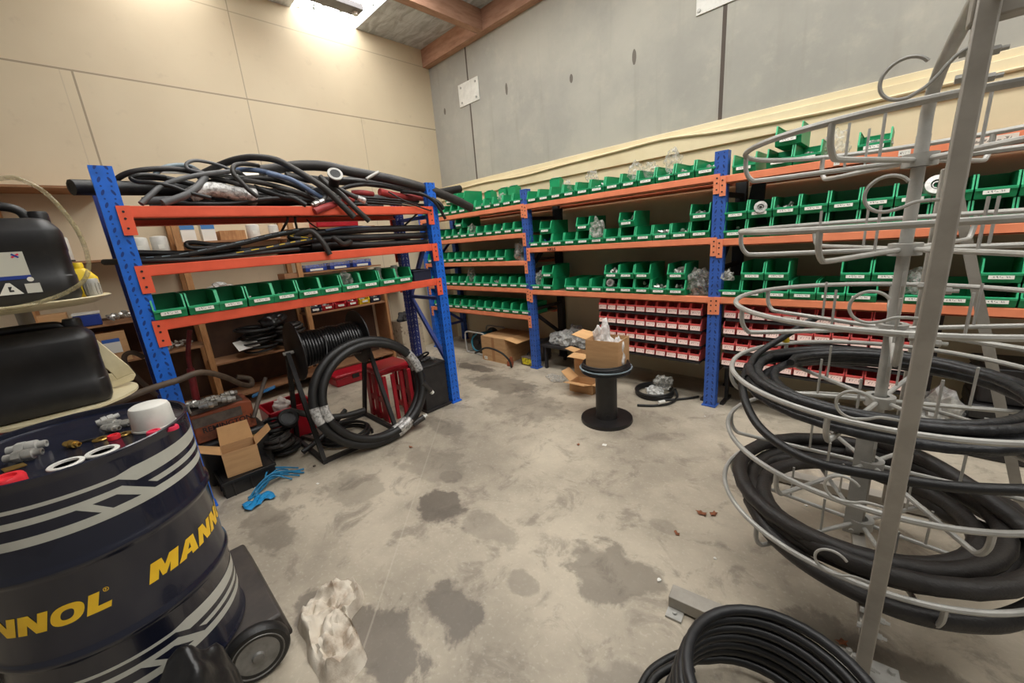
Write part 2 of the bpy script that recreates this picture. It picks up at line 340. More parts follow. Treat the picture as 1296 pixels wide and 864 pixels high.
# --- back wall: tilt-up concrete with panel joints
def concrete_mat():
    m, nt, b = _nt('tilt_panel_concrete'); b.inputs['Roughness'].default_value = .8
    tc = N(nt, 'ShaderNodeTexCoord'); P = tc.outputs['Object']
    n = N(nt, 'ShaderNodeTexNoise', i_Scale=.8, i_Detail=9.0, i_Roughness=.62); L(nt, P, n.inputs['Vector'])
    n2 = N(nt, 'ShaderNodeTexNoise', i_Scale=3.5, i_Detail=9.0, i_Roughness=.7); L(nt, P, n2.inputs['Vector'])
    c = mixc(nt, ramp(nt, n.outputs[0], .35, .68), lin((181, 177, 165)), lin((160, 157, 148)))
    c = mixc(nt, math_n(nt, 'MULTIPLY', ramp(nt, n2.outputs[0], .5, .72), .5), c, lin((190, 184, 169)))
    mp = N(nt, 'ShaderNodeMapping'); mp.inputs['Scale'].default_value = (5, 5, .35); mp.inputs['Rotation'].default_value = (0, .22, 0); L(nt, P, mp.inputs[0])
    n3 = N(nt, 'ShaderNodeTexNoise', i_Scale=1.6, i_Detail=5.0); L(nt, mp.outputs[0], n3.inputs['Vector'])
    c = mixc(nt, math_n(nt, 'MULTIPLY', ramp(nt, n3.outputs[0], .56, .72), .28), c, lin((144, 139, 127)))
    s = N(nt, 'ShaderNodeSeparateXYZ'); L(nt, P, s.inputs[0])
    right = math_n(nt, 'GREATER_THAN', s.outputs[0], -4.38); left = math_n(nt, 'SUBTRACT', 1.0, right)
    c = mixc(nt, math_n(nt, 'MULTIPLY', left, .25), c, lin((150, 147, 139)))
    f = math_n(nt, 'MAXIMUM', math_n(nt, 'LESS_THAN', math_n(nt, 'ABSOLUTE', math_n(nt, 'SUBTRACT', s.outputs[0], -4.38)), .013),
               math_n(nt, 'LESS_THAN', math_n(nt, 'ABSOLUTE', math_n(nt, 'SUBTRACT', s.outputs[0], -1.246)), .016))
    for (x, z) in ((-2.03, 3.07), (-3.7, 3.27), (-4.93, 3.33), (-2.75, 3.1)):
        dx = math_n(nt, 'DIVIDE', math_n(nt, 'SUBTRACT', s.outputs[0], x), .025); dz = math_n(nt, 'DIVIDE', math_n(nt, 'SUBTRACT', s.outputs[2], z), .075 if x > -2.5 or x == -3.7 else .05)
        d = math_n(nt, 'ADD', math_n(nt, 'MULTIPLY', dx, dx), math_n(nt, 'MULTIPLY', dz, dz))
        f = math_n(nt, 'MAXIMUM', f, math_n(nt, 'MULTIPLY', math_n(nt, 'LESS_THAN', math_n(nt, 'ADD', d, math_n(nt, 'MULTIPLY', n2.outputs[0], 1.2)), 1.3), .8))
    L(nt, mixc(nt, f, c, lin((84, 74, 66))), b.inputs['Base Color'])
    bp = N(nt, 'ShaderNodeBump', i_Strength=.15, i_Distance=.01); L(nt, n2.outputs[0], bp.inputs['Height']); L(nt, bp.outputs[0], b.inputs['Normal'])
    return m
b = MB(); b.box(((XL + X1) / 2, YB + .06, ZC / 2 + .15), (X1 - XL + .24, .12, ZC + .3))
struct('wall_back', b, concrete_mat(), keep=True)
M['creamwall'] = mat('cream_painted_lining', (238, 222, 184), .6, c2=(228, 210, 170), scale=2)
M['lowwall'] = mat('dull_beige_lining', (228, 212, 176), .65, c2=(218, 202, 166), scale=2)
b = MB(); b.box(((XL + X1) / 2, YB - .01, 1.07), (X1 - XL, .02, 2.14)); struct('trim_1', b, M['lowwall'])
b = MB(); b.box(((XL + X1) / 2, YB - .022, 2.215), (X1 - XL, .044, .15)); b.box(((XL + X1) / 2, YB - .012, 2.315), (X1 - XL, .024, .05)); struct('trim_2', b, M['creamwall'], bevel=.004)
# ceiling
def ceil_mat():
    m, nt, b = _nt('silver_roof_paper'); b.inputs['Roughness'].default_value = .45; b.inputs['Metallic'].default_value = .1
    tc = N(nt, 'ShaderNodeTexCoord'); mp = N(nt, 'ShaderNodeMapping'); mp.inputs['Scale'].default_value = (2, 6, 1); L(nt, tc.outputs['Object'], mp.inputs[0])
    n = N(nt, 'ShaderNodeTexNoise', i_Scale=1.6, i_Detail=6.0, i_Distortion=1.0); L(nt, mp.outputs[0], n.inputs['Vector'])
    c = mixc(nt, ramp(nt, n.outputs[0], .35, .7), lin((206, 210, 214)), lin((166, 168, 170)))
    w = N(nt, 'ShaderNodeSeparateXYZ'); L(nt, tc.outputs['Object'], w.inputs[0])
    g = math_n(nt, 'MAXIMUM', math_n(nt, 'LESS_THAN', math_n(nt, 'MODULO', math_n(nt, 'ADD', w.outputs[0], 20.0), .3), .006), math_n(nt, 'LESS_THAN', math_n(nt, 'MODULO', math_n(nt, 'ADD', w.outputs[1], 20.0), .3), .006))
    L(nt, mixc(nt, math_n(nt, 'MULTIPLY', g, .3), c, lin((96, 94, 90))), b.inputs['Base Color'])
    bp = N(nt, 'ShaderNodeBump', i_Strength=.5, i_Distance=.03); L(nt, n.outputs[0], bp.inputs['Height']); L(nt, bp.outputs[0], b.inputs['Normal'])
    return m
SKY = [(.55, 1.31), (2.17, 2.93)]          # translucent roof sheets run across the building along x
b = MB(); ys = [Y0, .55, 1.31, 2.17, 2.93, YB]
for a, c in ((ys[0], ys[1]), (ys[2], ys[3]), (ys[4], ys[5])): b.box(((XL + X1) / 2, (a + c) / 2, ZC + .02), (X1 - XL, c - a, .04))
struct('ceiling', b, ceil_mat(), keep=True)
def sky_mat(strength):
    m, nt, b = _nt('translucent_roof_sheet'); out = nt.nodes['Material Output']
    tc = N(nt, 'ShaderNodeTexCoord'); n = N(nt, 'ShaderNodeTexNoise', i_Scale=13.0, i_Detail=5.0, i_Roughness=.7); L(nt, tc.outputs['Object'], n.inputs['Vector'])
    n2 = N(nt, 'ShaderNodeTexNoise', i_Scale=30.0, i_Detail=3.0); L(nt, tc.outputs['Object'], n2.inputs['Vector'])
    f = math_n(nt, 'MULTIPLY', ramp(nt, n.outputs[0], .49, .57), ramp(nt, n2.outputs[0], .42, .55))
    e = N(nt, 'ShaderNodeEmission'); L(nt, mixc(nt, f, (1, .985, .95, 1), (.03, .032, .024, 1)), e.inputs[0]); e.inputs[1].default_value = strength
    L(nt, e.outputs[0], out.inputs[0]); return m
SKYMATS = (sky_mat(11.0), sky_mat(13.5))
for i, (a, c) in enumerate(SKY):
    b = MB(); b.box(((XL + X1) / 2, (a + c) / 2, ZC + .035), (X1 - XL, c - a, .01)); w = struct('window_%d' % (i + 1), b, SKYMATS[i], keep=True)
M['steelgrey'] = mat('grey_batten_paint', (118, 116, 116), .5, c2=(104, 102, 104), scale=6)
t = thing('strip_light', 'grey hanging batten light under the skylight above the beige wall', 'light', (-4.6, 1.6, 4.02))
b = MB(); b.box((0, 0, .03), (.16, 2.16, .06)); b.build('housing', M['steelgrey'], t, bevel=.006)
b = MB(); b.lathe([(.0, 0), (.03, .0), (.03, .03), (0, .03)], 14, (.0, 1.02, -.03)); b.build('lamp_holder', M['white'], t)
for y in (-.9, .9):
    b = MB(); b.tube([(0, y, .06), (0, y, .155)], .006, 6); b.build('hanger', M['steelgrey'], t)
# timber framing at the top of the concrete
M['timber'] = mat('pinkish_roof_timber', (188, 146, 122), .7, c2=(166, 122, 98), scale=5, stretch=(1.2, 6, 6))
b = MB(); b.box(((XL + X1) / 2, YB - .05, 4.05), (X1 - XL, .1, .22)); struct('trim_3', b, M['timber'])
b = MB(); b.box((-3.98, (YB - .1 + Y0) / 2, 4.05), (.1, YB - .1 - Y0, .219)); struct('trim_4', b, mat('roof_rafter_timber', (188, 146, 122), .7, c2=(166, 122, 98), scale=5, stretch=(6, 1.2, 6)))
# cable run along the fascia
t = MB(); t.tube(cr([(-5.1, YB - .055, 2.25), (-4.2, YB - .055, 2.27), (-3.5, YB - .055, 2.245), (-2.9, YB - .055, 2.262), (-2.2, YB - .055, 2.275), (-1.7, YB - .055, 2.285), (-1.2, YB - .055, 2.24), (-.5, YB - .055, 2.215), (.1, YB - .055, 2.22), (1.5, YB - .055, 2.22)], 8), .011, 6)
tag(t.build('cable', M['creamwall']), 'cream cable sagging along the painted fascia below the concrete', 'cable')
for x0, z0, lab, tl in ((-4.38, 3.42, 'white square steel plate bolted over the wall joint near the corner', .0), (-1.3, 3.28, 'white steel plate bolted at the top edge of the concrete joint', .0)):
    t = thing('cover_plate', lab, 'plate', (x0, YB, z0 - .13), 0, 'steel plates over the wall joints')
    b = MB(); b.box((0, -.006, .13), (.4 if x0 < -2 else .34, .012, .27 if x0 < -2 else .2)); b.build('plate', M['white'], t, bevel=.002)
    for sx in (-1, 1):
        for sz in (-1, 1):
            b = MB(); b.lathe([(.014, 0), (.014, .008), (0, .01)], 8, (sx * .145, -.012, .13 + sz * (.09 if x0 < -2 else .07)), (0, -1, 0)); b.build('bolt', M['galv'], t)
# ================================================================== LEFT RACK (blue posts, orange beams)
def rack_post(rack, name, x, y, z1, wx, wy, m, front=1):
    b = MB(); # folded channel: web and two returns, open towards the back of the rack
    b.box((x, y, z1 / 2), (wx, wy, z1)); b.box((x, y, .006), (wx + .03, wy + .02, .012))
    return b.build(name, m, rack, world=True)
def yz_beam(rack, x, y0, y1, top, h, m, out, conn=True):
    b = MB(); b.box((x - .018 * out, (y0 + y1) / 2, top - h / 2), (.036, y1 - y0 - .004, h)); b.box((x - .03 * out, (y0 + y1) / 2, top - h + .006), (.06, y1 - y0 - .06, .012))
    o = b.build('beam', m, rack, bevel=.003, world=True)
    if conn:
        for y, s in ((y0, 1), (y1, -1)):
            c = MB(); c.box((x + .003 * out, y + s * .028, top - .075), (.008, .056, .15))
            for dz in (-.03, -.065, -.115): c.lathe([(.006, 0), (.006, .003), (0, .003)], 8, (x + .007 * out, y + s * .024, top + dz), (out, 0, 0), 1)
            k = c.build('beam_connector', [m, M['ink']], o, world=False); k.location -= rack.location + o.location
    return o
RX0, RX1 = -2.97, -3.60
rack = thing('pallet_rack', 'blue and orange rack loaded with black hoses, standing left of the aisle', 'rack', (-3.28, 1.15, 0))
for y in (.145, 2.155):
    rack_post(rack, 'post', RX0 - .032, y, 2.02, .064, .09, M['blue'])
    rack_post(rack, 'post', RX1 + .032, y, 2.0, .064, .09, M['navypost'])
    for z0, z1 in ((.35, .35), (1.02, 1.02), (1.75, 1.75)):
        b = MB(); b.bar((RX0 - .05, y, z0), (RX1 + .05, y, z1), .03, .03); b.build('brace', M['bluebrace'], rack, world=True)
    for z0, z1 in ((.36, 1.0), (1.74, 1.03)):
        b = MB(); b.bar((RX0 - .06, y + .012, z0), (RX1 + .06, y + .012, z1), .035, .03); b.build('brace', M['bluebrace'], rack, world=True)
LEV = (1.826, 1.516, 1.212)
for z in LEV:
    yz_beam(rack, RX0 + .002, .155, 2.145, z, .06, M['orange'], 1)
    yz_beam(rack, RX1 - .002, .155, 2.145, z, .06, M['orange'], -1)
    b = MB(); b.box((-3.285, 1.15, z - .012), (.55, 1.9, .022)); b.build('shelf_board', M['board'], rack, world=True)

# ------------------------------------------------------------------ green bins
def bin_meshes(w, d, h, lip, m, ml, name, root, slope=.42):
    t = .0035; b = MB()
    side = [(0, .004), (-.012, lip), (-.004, lip + .004), (d * slope * .12, h), (d, h), (d, .0), (.01, 0)]
    for x in (-w / 2 + .001, w / 2 - t - .001): b.prism(side, (x, 0, 0), (0, 1, 0), (0, 0, 1), (1, 0, 0), t)
    b.box((0, d / 2 + .004, .003), (w - .004, d - .012, .006)); b.box((0, d - .003, h / 2), (w - .004, .006, h))
    b.prism([(0.002, .002), (-.012, lip), (-.006, lip + .002), (.008, .004)], (-w / 2 + .002, 0, 0), (0, 1, 0), (0, 0, 1), (1, 0, 0), w - .004)
    b.prism([(-.018, lip - .012), (-.02, lip), (-.008, lip + .002), (-.008, lip - .006)], (-w / 2 + .001, 0, 0), (0, 1, 0), (0, 0, 1), (1, 0, 0), w - .002, 1)
    for s in (-1, 1):   # thickened front edges and top rims of the side walls
        b.bar((s * (w / 2 - .004), -.006, lip), (s * (w / 2 - .004), d * slope * .12 + .002, h), .008, .008, 1, up=(1, 0, 0))
        b.box((s * (w / 2 - .004), d * .56, h), (.008, d * .86, .005), None, 0)
    b.box((0, d - .004, h), (w - .002, .008, .006))
    return b.build('body', [m, ml], root, keep=True)
def bin_label(w, lip, m, root, hf=.42, zf=.62):
    b = MB(); b.box((0, -.0175, lip * zf), (w, .003, lip * hf), (-.16, 0, 0)); return b.build('label_card', m, root)
BW, BD, BH, BL = .148, .30, .128, .054
binp = thing('storage_bin', 'proto', 'bin'); USED.clear()
bin_meshes(BW, BD, BH, BL, M['green'], M['greenlip'], 'body', binp); bin_label(.09, BL, M['label'], binp)
FIRST = [True]
def place_bin(loc, rz, label, group):
    if FIRST[0]:
        FIRST[0] = False; binp.location = loc; binp.rotation_euler = (0, 0, rz); tag(binp, label, 'bin', group); return binp
    return dup(binp, loc, rz, label, group)
def fit_pile(loc, rz, label, n=10, spread=(.05, .07), h=.05, seed=0, m=None, big=False):
    r = random.Random(seed); b = MB()
    for i in range(n):
        p = Vector((r.uniform(-spread[0], spread[0]), r.uniform(-spread[1], spread[1]), 0)); q = 1 - (abs(p.x) / spread[0] * .4 + abs(p.y) / spread[1] * .4)
        p.z = .009 + h * q * r.uniform(.3, 1); ax = Vector((r.uniform(-1, 1), r.uniform(-1, 1), r.uniform(-.5, .9))).normalized(); k = r.uniform(1.0, 1.9) if big else r.uniform(.7, 1.2)
        b.lathe([(.006 * k, 0), (.011 * k, .001), (.011 * k, .010 * k), (.007 * k, .011 * k), (.007 * k, .026 * k), (.004 * k, .027 * k)], 6, p, ax)
    o = b.build('hose_fittings', m or M['steel']); o.rotation_euler = (0, 0, rz)
    c = Matrix.Rotation(rz, 3, 'Z') @ Vector(o.location); o.location = Vector(loc) + c
    o.location.z = max(o.location.z, loc[2] + .002)
    return tag(o, label, 'fittings', kind='stuff')
def bag(loc, size, label, seed=0, m=None, rz=0.0, sharp=1.0, name='plastic_bag', cat='bag', spikes=.5):
    facet = m is not None and m.name.startswith('silvery')
    b = bmesh.new(); bmesh.ops.create_icosphere(b, subdivisions=3 if facet else 4, radius=1.0); off = Vector((seed * 3.7, seed * 1.3, seed * 2.1))
    for v in b.verts:
        n = v.co.normalized(); d = noise.noise(n * 2.1 + off) * .45 + abs(noise.noise(n * 4 + off)) * spikes * sharp * .3 + noise.noise(n * 9 + off) * .05
        q = n * (0.78 + d * min(1.0, sharp)); q.z = max(q.z, -.62); v.co = Vector((q.x * size[0] / 2, q.y * size[1] / 2, (q.z + .62) * size[2] / 1.62))
    me = bpy.data.meshes.new(name); b.to_mesh(me); b.free(); me.materials.append(m or M['film']); me.shade_smooth()
    if facet: me.set_sharp_from_angle(angle=radians(22))
    zmin = min(v.co.z for v in me.vertices)
    for v in me.vertices: v.co.z -= zmin
    o = bpy.data.objects.new(name, me); COL.objects.link(o); o.location = loc; o.rotation_euler = (0, 0, rz)
    return tag(o, label, cat)

ZB = LEV[2] + .001
for i in range(11):
    y = .1711 + .152 * (i + .5) + .004 * (i % 2)
    place_bin((RX0 + .008, y, ZB), pi / 2, 'green bin, %s from the near post, on the lowest shelf of the hose rack' % ORD[i + 1], 'green bins on the hose rack shelf')
for i, (k, n) in enumerate(((2, 4), (3, 5), (5, 6), (4, 5))):
    y = .1711 + .152 * (k + .5) + .004
    fit_pile((RX0 - .09, y, ZB + .012), pi / 2, 'small silver fittings lying in the %s green bin of the hose rack' % ORD[k + 1], n, seed=20 + i, h=.03)
bag((RX0 - .08, .1711 + .152 * 7.5, ZB + .012), (.14, .12, .15), 'clear bag poking up from the eighth green bin of the hose rack', 3)
for i, k in enumerate((9, 10)):
    t = thing('hydraulic_coupling', 'upright silver coupling standing in the %s bin of the hose rack' % ORD[k + 1], 'fitting', (RX0 - .13, .175 + .152 * (k + .5), ZB + .008), 0, 'couplings in the rack bins')
    b = MB(); b.lathe([(.03, 0), (.03, .05), (.022, .055), (.022, .11), (.028, .112), (.028, .14), (.014, .142), (.0, .142)], 12); b.build('coupling_body', M['steel'], t)
    b = MB(); b.lathe([(.033, .02), (.036, .022), (.036, .04), (.033, .042)], 6); b.build('hex_nut', M['galv'], t)
t = thing('blue_crate', 'dark navy open plastic crate at far end of the lowest hose rack shelf', 'crate', (RX0 - .13, 1.97, ZB))
b = MB(); W, D, H = .17, .22, .085
for s in (-1, 1): b.box((0, s * W / 2, H / 2), (D, .005, H)); b.box((s * D / 2, 0, H / 2), (.005, W, H))
b.box((0, 0, .003), (D, W, .006)); b.build('body', M['navyplastic'], t)
b = MB()
for s in (-1, 1): b.box((0, s * (W / 2 + .004), H), (D + .016, .012, .01)); b.box((s * (D / 2 + .004), 0, H), (.012, W + .016, .01))
b.build('rim', M['navyplastic'], t, bevel=.002)

# ------------------------------------------------------------------ hoses on the rack
def hose(name, label, pts, r, m, group=None, smooth=8, cat='hose', ends=None, hollow=True, seg=10):
    """pts: world points along the centre line"""
    P = cr(pts, smooth); b = MB(); b.tube(P, r, seg, cap=not hollow)
    mats = [m, M['ink']]
    if hollow:
        for i, j in ((0, 1), (-1, -2)):
            d = (P[i] - P[j]).normalized(); b.lathe([(r, 0), (r * .98, .002), (r * .6, .002), (r * .58, -.012), (0, -.012)], seg, P[i], d, 1 if False else 0)
            b.lathe([(r * .58, -.0115), (0, -.0115)], seg, P[i], d, 1)
    o = b.build(name, mats)
    tag(o, label, cat, group)
    if ends:
        for i, j, kind in ends:
            d = (P[i] - P[j]).normalized(); e = MB(); k = r
            if kind == 'fit': e.lathe([(k * 1.15, -.035), (k * 1.15, .0), (k * .8, .002), (k * .8, .02), (k * 1.2, .022), (k * 1.2, .045), (k * .7, .047), (k * .6, .06), (0, .06)], 8, P[i], d); mm = M['steel']
            elif kind == 'tape': e.lathe([(k * 1.12, -.05), (k * 1.2, -.02), (k * 1.25, .005), (k * .9, .012), (0, .012)], 10, P[i], d); mm = M['tape']
            elif kind == 'grey': e.lathe([(k * 1.1, -.09), (k * 1.14, .0), (k * .7, .004), (k * .65, -.01), (0, -.01)], 12, P[i], d); mm = M['rubgrey']
            p = e.build('end_' + {'fit': 'fitting', 'tape': 'wrap', 'grey': 'sleeve'}[kind], mm); p.parent = o; p.location = Vector(p.location) - o.location
    return o
def Z4(a, b_): return (100 + a / 4.32, 180 + b_ / 4.32)
def Z5(a, b_): return (340 + a / 4.546, 180 + b_ / 4.546)
def tr(*p): return [on_x(u, v, x) for (u, v, x) in p]
def z4(*p): return [on_x(*Z4(a, c), x) for a, c, x in p]
def z5(*p): return [on_x(*Z5(a, c), x) for a, c, x in p]
K = M['rubber']; K2 = M['rubber2']
G1 = 'hoses heaped on top of the rack'
hose('hose_pipe', 'long straight thick black pipe sticking out past both ends of the rack top', [on_x(91, 237, -3.12), on_x(150, 238, -3.2), on_x(240, 240, -3.3), (-3.42, 1.3, 1.955), (-3.45, 2.1, 1.945), on_x(582, 239, -3.45)], .040, K, G1, ends=[(0, 1, 'grey')] if False else None)
hose('hose', 'black hose arching over the heap, longer of two ends drooping over the beam', z4((640, 190, -3.4), (700, 160, -3.38), (790, 118, -3.3), (870, 92, -3.22), (960, 82, -3.16), (1080, 98, -3.1), (1180, 150, -3.06)) + z5((230, 205, -3.0), (330, 272, -2.955), (420, 360, -2.93), (492, 430, -2.915)), .022, K2, G1)
hose('hose', 'thickest black hose running along the heap and sticking out at the right', z5((-60, 165, -3.4), (60, 150, -3.36), (180, 135, -3.3), (320, 138, -3.25), (450, 165, -3.2), (640, 200, -3.12), (800, 236, -3.05), (950, 282, -3.0), (1080, 335, -2.97), (1165, 378, -2.96)), .037, K2, G1)
hose('hose', 'black hose drooping over the top beam close beside the longer arching one', z5((300, 200, -3.2), (345, 245, -3.12), (420, 302, -3.02), (500, 380, -2.93), (577, 452, -2.915)), .02, K2, G1)
hose('hose', 'blue-grey hose curving along the heap to a bent end with fitting', z4((760, 172, -3.25), (880, 150, -3.2), (1000, 158, -3.15), (1120, 190, -3.1)) + z5((0, 180, -3.05), (130, 215, -3.02), (250, 285, -3.0), (305, 318, -3.0)), .016, M['rubblue'], G1)
hose('hose', 'grey bent hose end with fitting hooked over the top beam', z5((220, 290, -3.06), (290, 270, -3.0), (328, 300, -2.98), (310, 335, -2.97), (290, 345, -2.965)), .015, M['rubgrey'], G1, ends=[(-1, -2, 'fit')])
hose('hose', 'grey hose lying across the left of the heap with a cut end over the beam', z4((340, 335, -2.99), (395, 285, -3.02), (450, 240, -3.06), (540, 205, -3.08), (640, 182, -3.1), (760, 165, -3.12), (860, 162, -3.15), (900, 185, -3.22)), .014, M['rubgrey'], G1)
hose('hose', 'dark hose making a hook in the middle of the heap', z4((980, 128, -3.2), (900, 118, -3.12), (848, 130, -3.07), (845, 170, -3.04), (885, 215, -3.02), (930, 262, -3.0), (978, 298, -2.99)), .014, K2, G1)
hose('hose', 'thin grey hose forming a narrow loop on the upper left of the heap', z4((860, 165, -3.2), (780, 130, -3.22), (700, 108, -3.24), (630, 100, -3.22), (588, 118, -3.2), (600, 148, -3.18), (680, 168, -3.16), (780, 182, -3.15), (900, 190, -3.14)), .010, M['rubgrey'], G1)
hose('hose', 'pale blue-grey hose curling on the left of the heap', z4((410, 190, -3.2), (440, 152, -3.22), (510, 128, -3.24), (600, 130, -3.26), (660, 165, -3.28), (700, 215, -3.3)), .014, M['rubpale'], G1)
hose('hose', 'black hose rising from behind the near post into the heap', z4((190, 215, -3.25), (240, 180, -3.22), (310, 158, -3.2), (430, 145, -3.2), (560, 150, -3.22), (680, 178, -3.24)), .015, K2, G1)
hose('hose', 'dark ribbed hose loop lying at the left of the heap', z4((470, 190, -3.15), (400, 180, -3.12), (330, 180, -3.1), (285, 195, -3.1), (320, 215, -3.08), (410, 222, -3.06), (500, 240, -3.05), (600, 275, -3.02), (720, 305, -3.0)), .012, K, G1)
hose('hose', 'short dark hose with pale cut end resting on the beam at the left', z4((460, 332, -2.985), (520, 312, -3.0), (590, 285, -3.02), (650, 240, -3.06), (690, 190, -3.12)), .02, M['rubgrey'], G1)
o = hose('wrapped_hose', 'fat hose wrapped in silvery plastic in the middle of the heap', z4((600, 300, -3.1), (680, 262, -3.1), (770, 262, -3.1), (860, 282, -3.1), (960, 300, -3.1)), .045, M['tape'], G1, ends=[(-1, -2, 'tape')])
hose('hose', 'black hose below the wrapped one, resting along the shelf', z4((540, 330, -3.2), (700, 318, -3.2), (860, 325, -3.2), (1040, 330, -3.2), (1200, 322, -3.2)), .03, K, G1)
hose('hose', 'mid grey hose stretched along the right half of the heap', z4((860, 205, -3.16), (960, 215, -3.12), (1060, 236, -3.1), (1180, 268, -3.07)) + z5((60, 262, -3.05), (170, 290, -3.04), (260, 330, -3.06)), .017, M['rubber2'], G1)
hose('hose', 'dark hose with an open end pointing over the beam, centre of the heap', z4((960, 245, -3.14), (1040, 275, -3.08), (1130, 302, -3.02)) + z5((150, 325, -2.99), (215, 362, -2.97)), .018, K, G1)
hose('hose', 'dull red hose end lying over the front edge of the top beam', z5((480, 330, -3.12), (400, 352, -3.0), (330, 372, -2.96), (265, 398, -2.95)), .024, M['rubred'], G1)
hose('hose', 'dull red hose further right, half under the black hoses', z5((640, 285, -3.06), (720, 305, -3.08), (800, 318, -3.12), (900, 320, -3.2)), .028, M['rubred'], G1)
hose('hose', 'short red hose end behind the taped hose', z5((480, 292, -3.2), (540, 290, -3.16), (600, 300, -3.16)), .022, M['rubred'], G1)
hose('hose', 'black hose with a taped silver tip near the middle right of the heap', z5((330, 245, -3.15), (400, 268, -3.1), (470, 302, -3.05), (550, 336, -3.02)), .019, K2, G1, ends=[(-1, -2, 'tape')])
hose('hose', 'black hose arched behind the red hoses', z5((405, 275, -3.18), (470, 252, -3.16), (560, 242, -3.14), (660, 250, -3.12), (760, 275, -3.1), (880, 300, -3.08)), .016, K, G1)
hose('hose', 'black hose lying behind the flanged pipe', z5((100, 195, -3.3), (260, 215, -3.3), (420, 225, -3.28), (560, 232, -3.26), (700, 250, -3.24), (860, 272, -3.2)), .03, K2, G1)
hose('hose', 'thin black hose curling down past the far post', z5((760, 285, -3.1), (840, 290, -3.02), (900, 305, -2.96), (950, 340, -2.94), (985, 385, -2.935), (1016, 440, -2.93)), .013, K, G1)
hose('hose', 'short black hose stub with open end beside the far post', z5((880, 300, -3.05), (940, 325, -2.98), (985, 355, -2.945), (1005, 385, -2.94)), .018, K, G1)
for i, (a0, b0) in enumerate(((322, 352), (335, 362), (348, 372))):
    hose('cable', ['upper thin black cable under the hoses at the right of the heap', 'middle thin black cable under the hoses at the right of the heap', 'lower thin black cable under the hoses at the right of the heap'][i],
         z5((560, a0 - 4, -3.1), (680, a0 + 4, -3.04), (780, a0 + 14, -3.0), (860, b0 + 4, -3.02), (930, b0 + 6, -3.08)), .007, K, 'thin cables on the rack top', cat='cable')
hose('cable', 'thin black cable crossing the hoses down to the beam end', z5((690, 285, -3.02), (760, 325, -2.975), (850, 365, -2.95), (935, 395, -2.945)), .006, K, G1, cat='cable')
for i, (a, c) in enumerate((((1140, 425), (1105, 492)), ((1182, 425), (1196, 498)))):
    hose('cable', ['left thin black cable hanging from the top beam to the hoses below', 'right thin black cable hanging from the top beam to the hoses below'][i], z4((a[0], a[1] - 50, -3.05), (a[0], a[1], -3.03), ((a[0] + c[0]) / 2, (a[1] + c[1]) / 2, -3.05), (c[0], c[1], -3.1)), .008, K, 'cables hanging between the shelves', cat='cable')
hose('cable', 'thin black cord drooping between top beam and red case', z5((220, 445, -3.1), (245, 470, -3.08), (290, 500, -3.08)), .005, K, None, cat='cable')
hose('cable', 'black cord hanging from the right end of the top beam', z5((865, 400, -3.0), (840, 425, -3.0), (800, 462, -3.05), (775, 485, -3.1)), .008, K, None, cat='cable')
# pipe with a white flange looking up out of the heap
hose('hose', 'dark brownish hose dipping through the middle of the heap under the arch', z4((620, 150, -3.2), (760, 198, -3.17), (900, 236, -3.14), (1060, 268, -3.12), (1180, 305, -3.12)), .015, K2, G1)
hose('hose', 'black hose lying across the left of the heap below the grey one', z4((300, 200, -3.22), (420, 192, -3.2), (560, 215, -3.18), (700, 250, -3.17), (820, 262, -3.18)), .017, K, G1)
hose('hose', 'dark brownish hose sweeping to the right under the blue-grey hose', z4((690, 220, -3.2), (850, 205, -3.18), (1000, 195, -3.16), (1150, 225, -3.14), (1280, 280, -3.12)), .018, K2, G1)
hose('hose', 'grey hose slipping under the arch near the flanged pipe', z5((60, 205, -3.22), (150, 225, -3.2), (250, 262, -3.16), (330, 305, -3.14)), .015, M['rubgrey'], G1)
hose('hose', 'dark brownish hose running below the red hoses at the right', z5((410, 300, -3.16), (540, 318, -3.14), (700, 328, -3.14), (860, 340, -3.16)), .016, K2, G1)
hose('hose', 'black hose curving over the back right of the heap', z5((430, 215, -3.3), (560, 205, -3.28), (700, 215, -3.26), (840, 245, -3.24), (930, 280, -3.22)), .02, K, G1)
rg_ = random.Random(9)
for i in range(8):
    y0 = .28 + rg_.uniform(0, .25); y1 = 1.35 + rg_.uniform(0, .65); x = -3.06 - .055 * i; zz = 1.85 + .012 * (i % 3) + (.05 if i > 4 else 0)
    hose('hose', 'dark hose low in the heap on the rack top, %s from the front beam' % ORD[i + 1], [(x, y0, zz), (x - .03, y0 + .3, zz + rg_.uniform(.0, .03)), (x + .02, (y0 + y1) / 2, zz + rg_.uniform(0, .04)), (x - .02, y1 - .2, zz + rg_.uniform(0, .02)), (x, y1, zz)], .014 + .004 * (i % 3), (K, K2, M['rubgrey'], K)[i % 4], G1)
t = thing('flanged_pipe', 'black pipe stub with white flange ring pointing up from the heap', 'pipe')
a0, a1 = on_x(*Z5(372, 262), -3.12), on_x(*Z5(383, 180), -2.99); d = (a1 - a0).normalized(); Lg = (a1 - a0).length
t.location = a0
b = MB(); b.lathe([(.036, 0), (.037, Lg)], 18, (0, 0, 0), d); b.build('pipe', K, t)
b = MB(); b.lathe([(.036, Lg - .03), (.052, Lg - .012), (.052, Lg), (.036, Lg + .002), (.034, Lg - .02), (0, Lg - .02)], 20, (0, 0, 0), d); b.build('flange', M['galv'], t)
t = thing('cardboard_sheet', 'white card sheet lying at the back of the hose heap', 'sheet', on_x(250, 212, -3.42))
b = MB(); b.box((0, .25, -.03), (.22, .95, .012), (.0, 0, 0)); b.build('sheet', M['paperwhite'], t); t.rotation_euler = (0, .25, 0)
for i, (a, b_) in enumerate(((560, 175), (905, 226))):
    p = on_x(*Z5(a + 40, b_), -3.05)
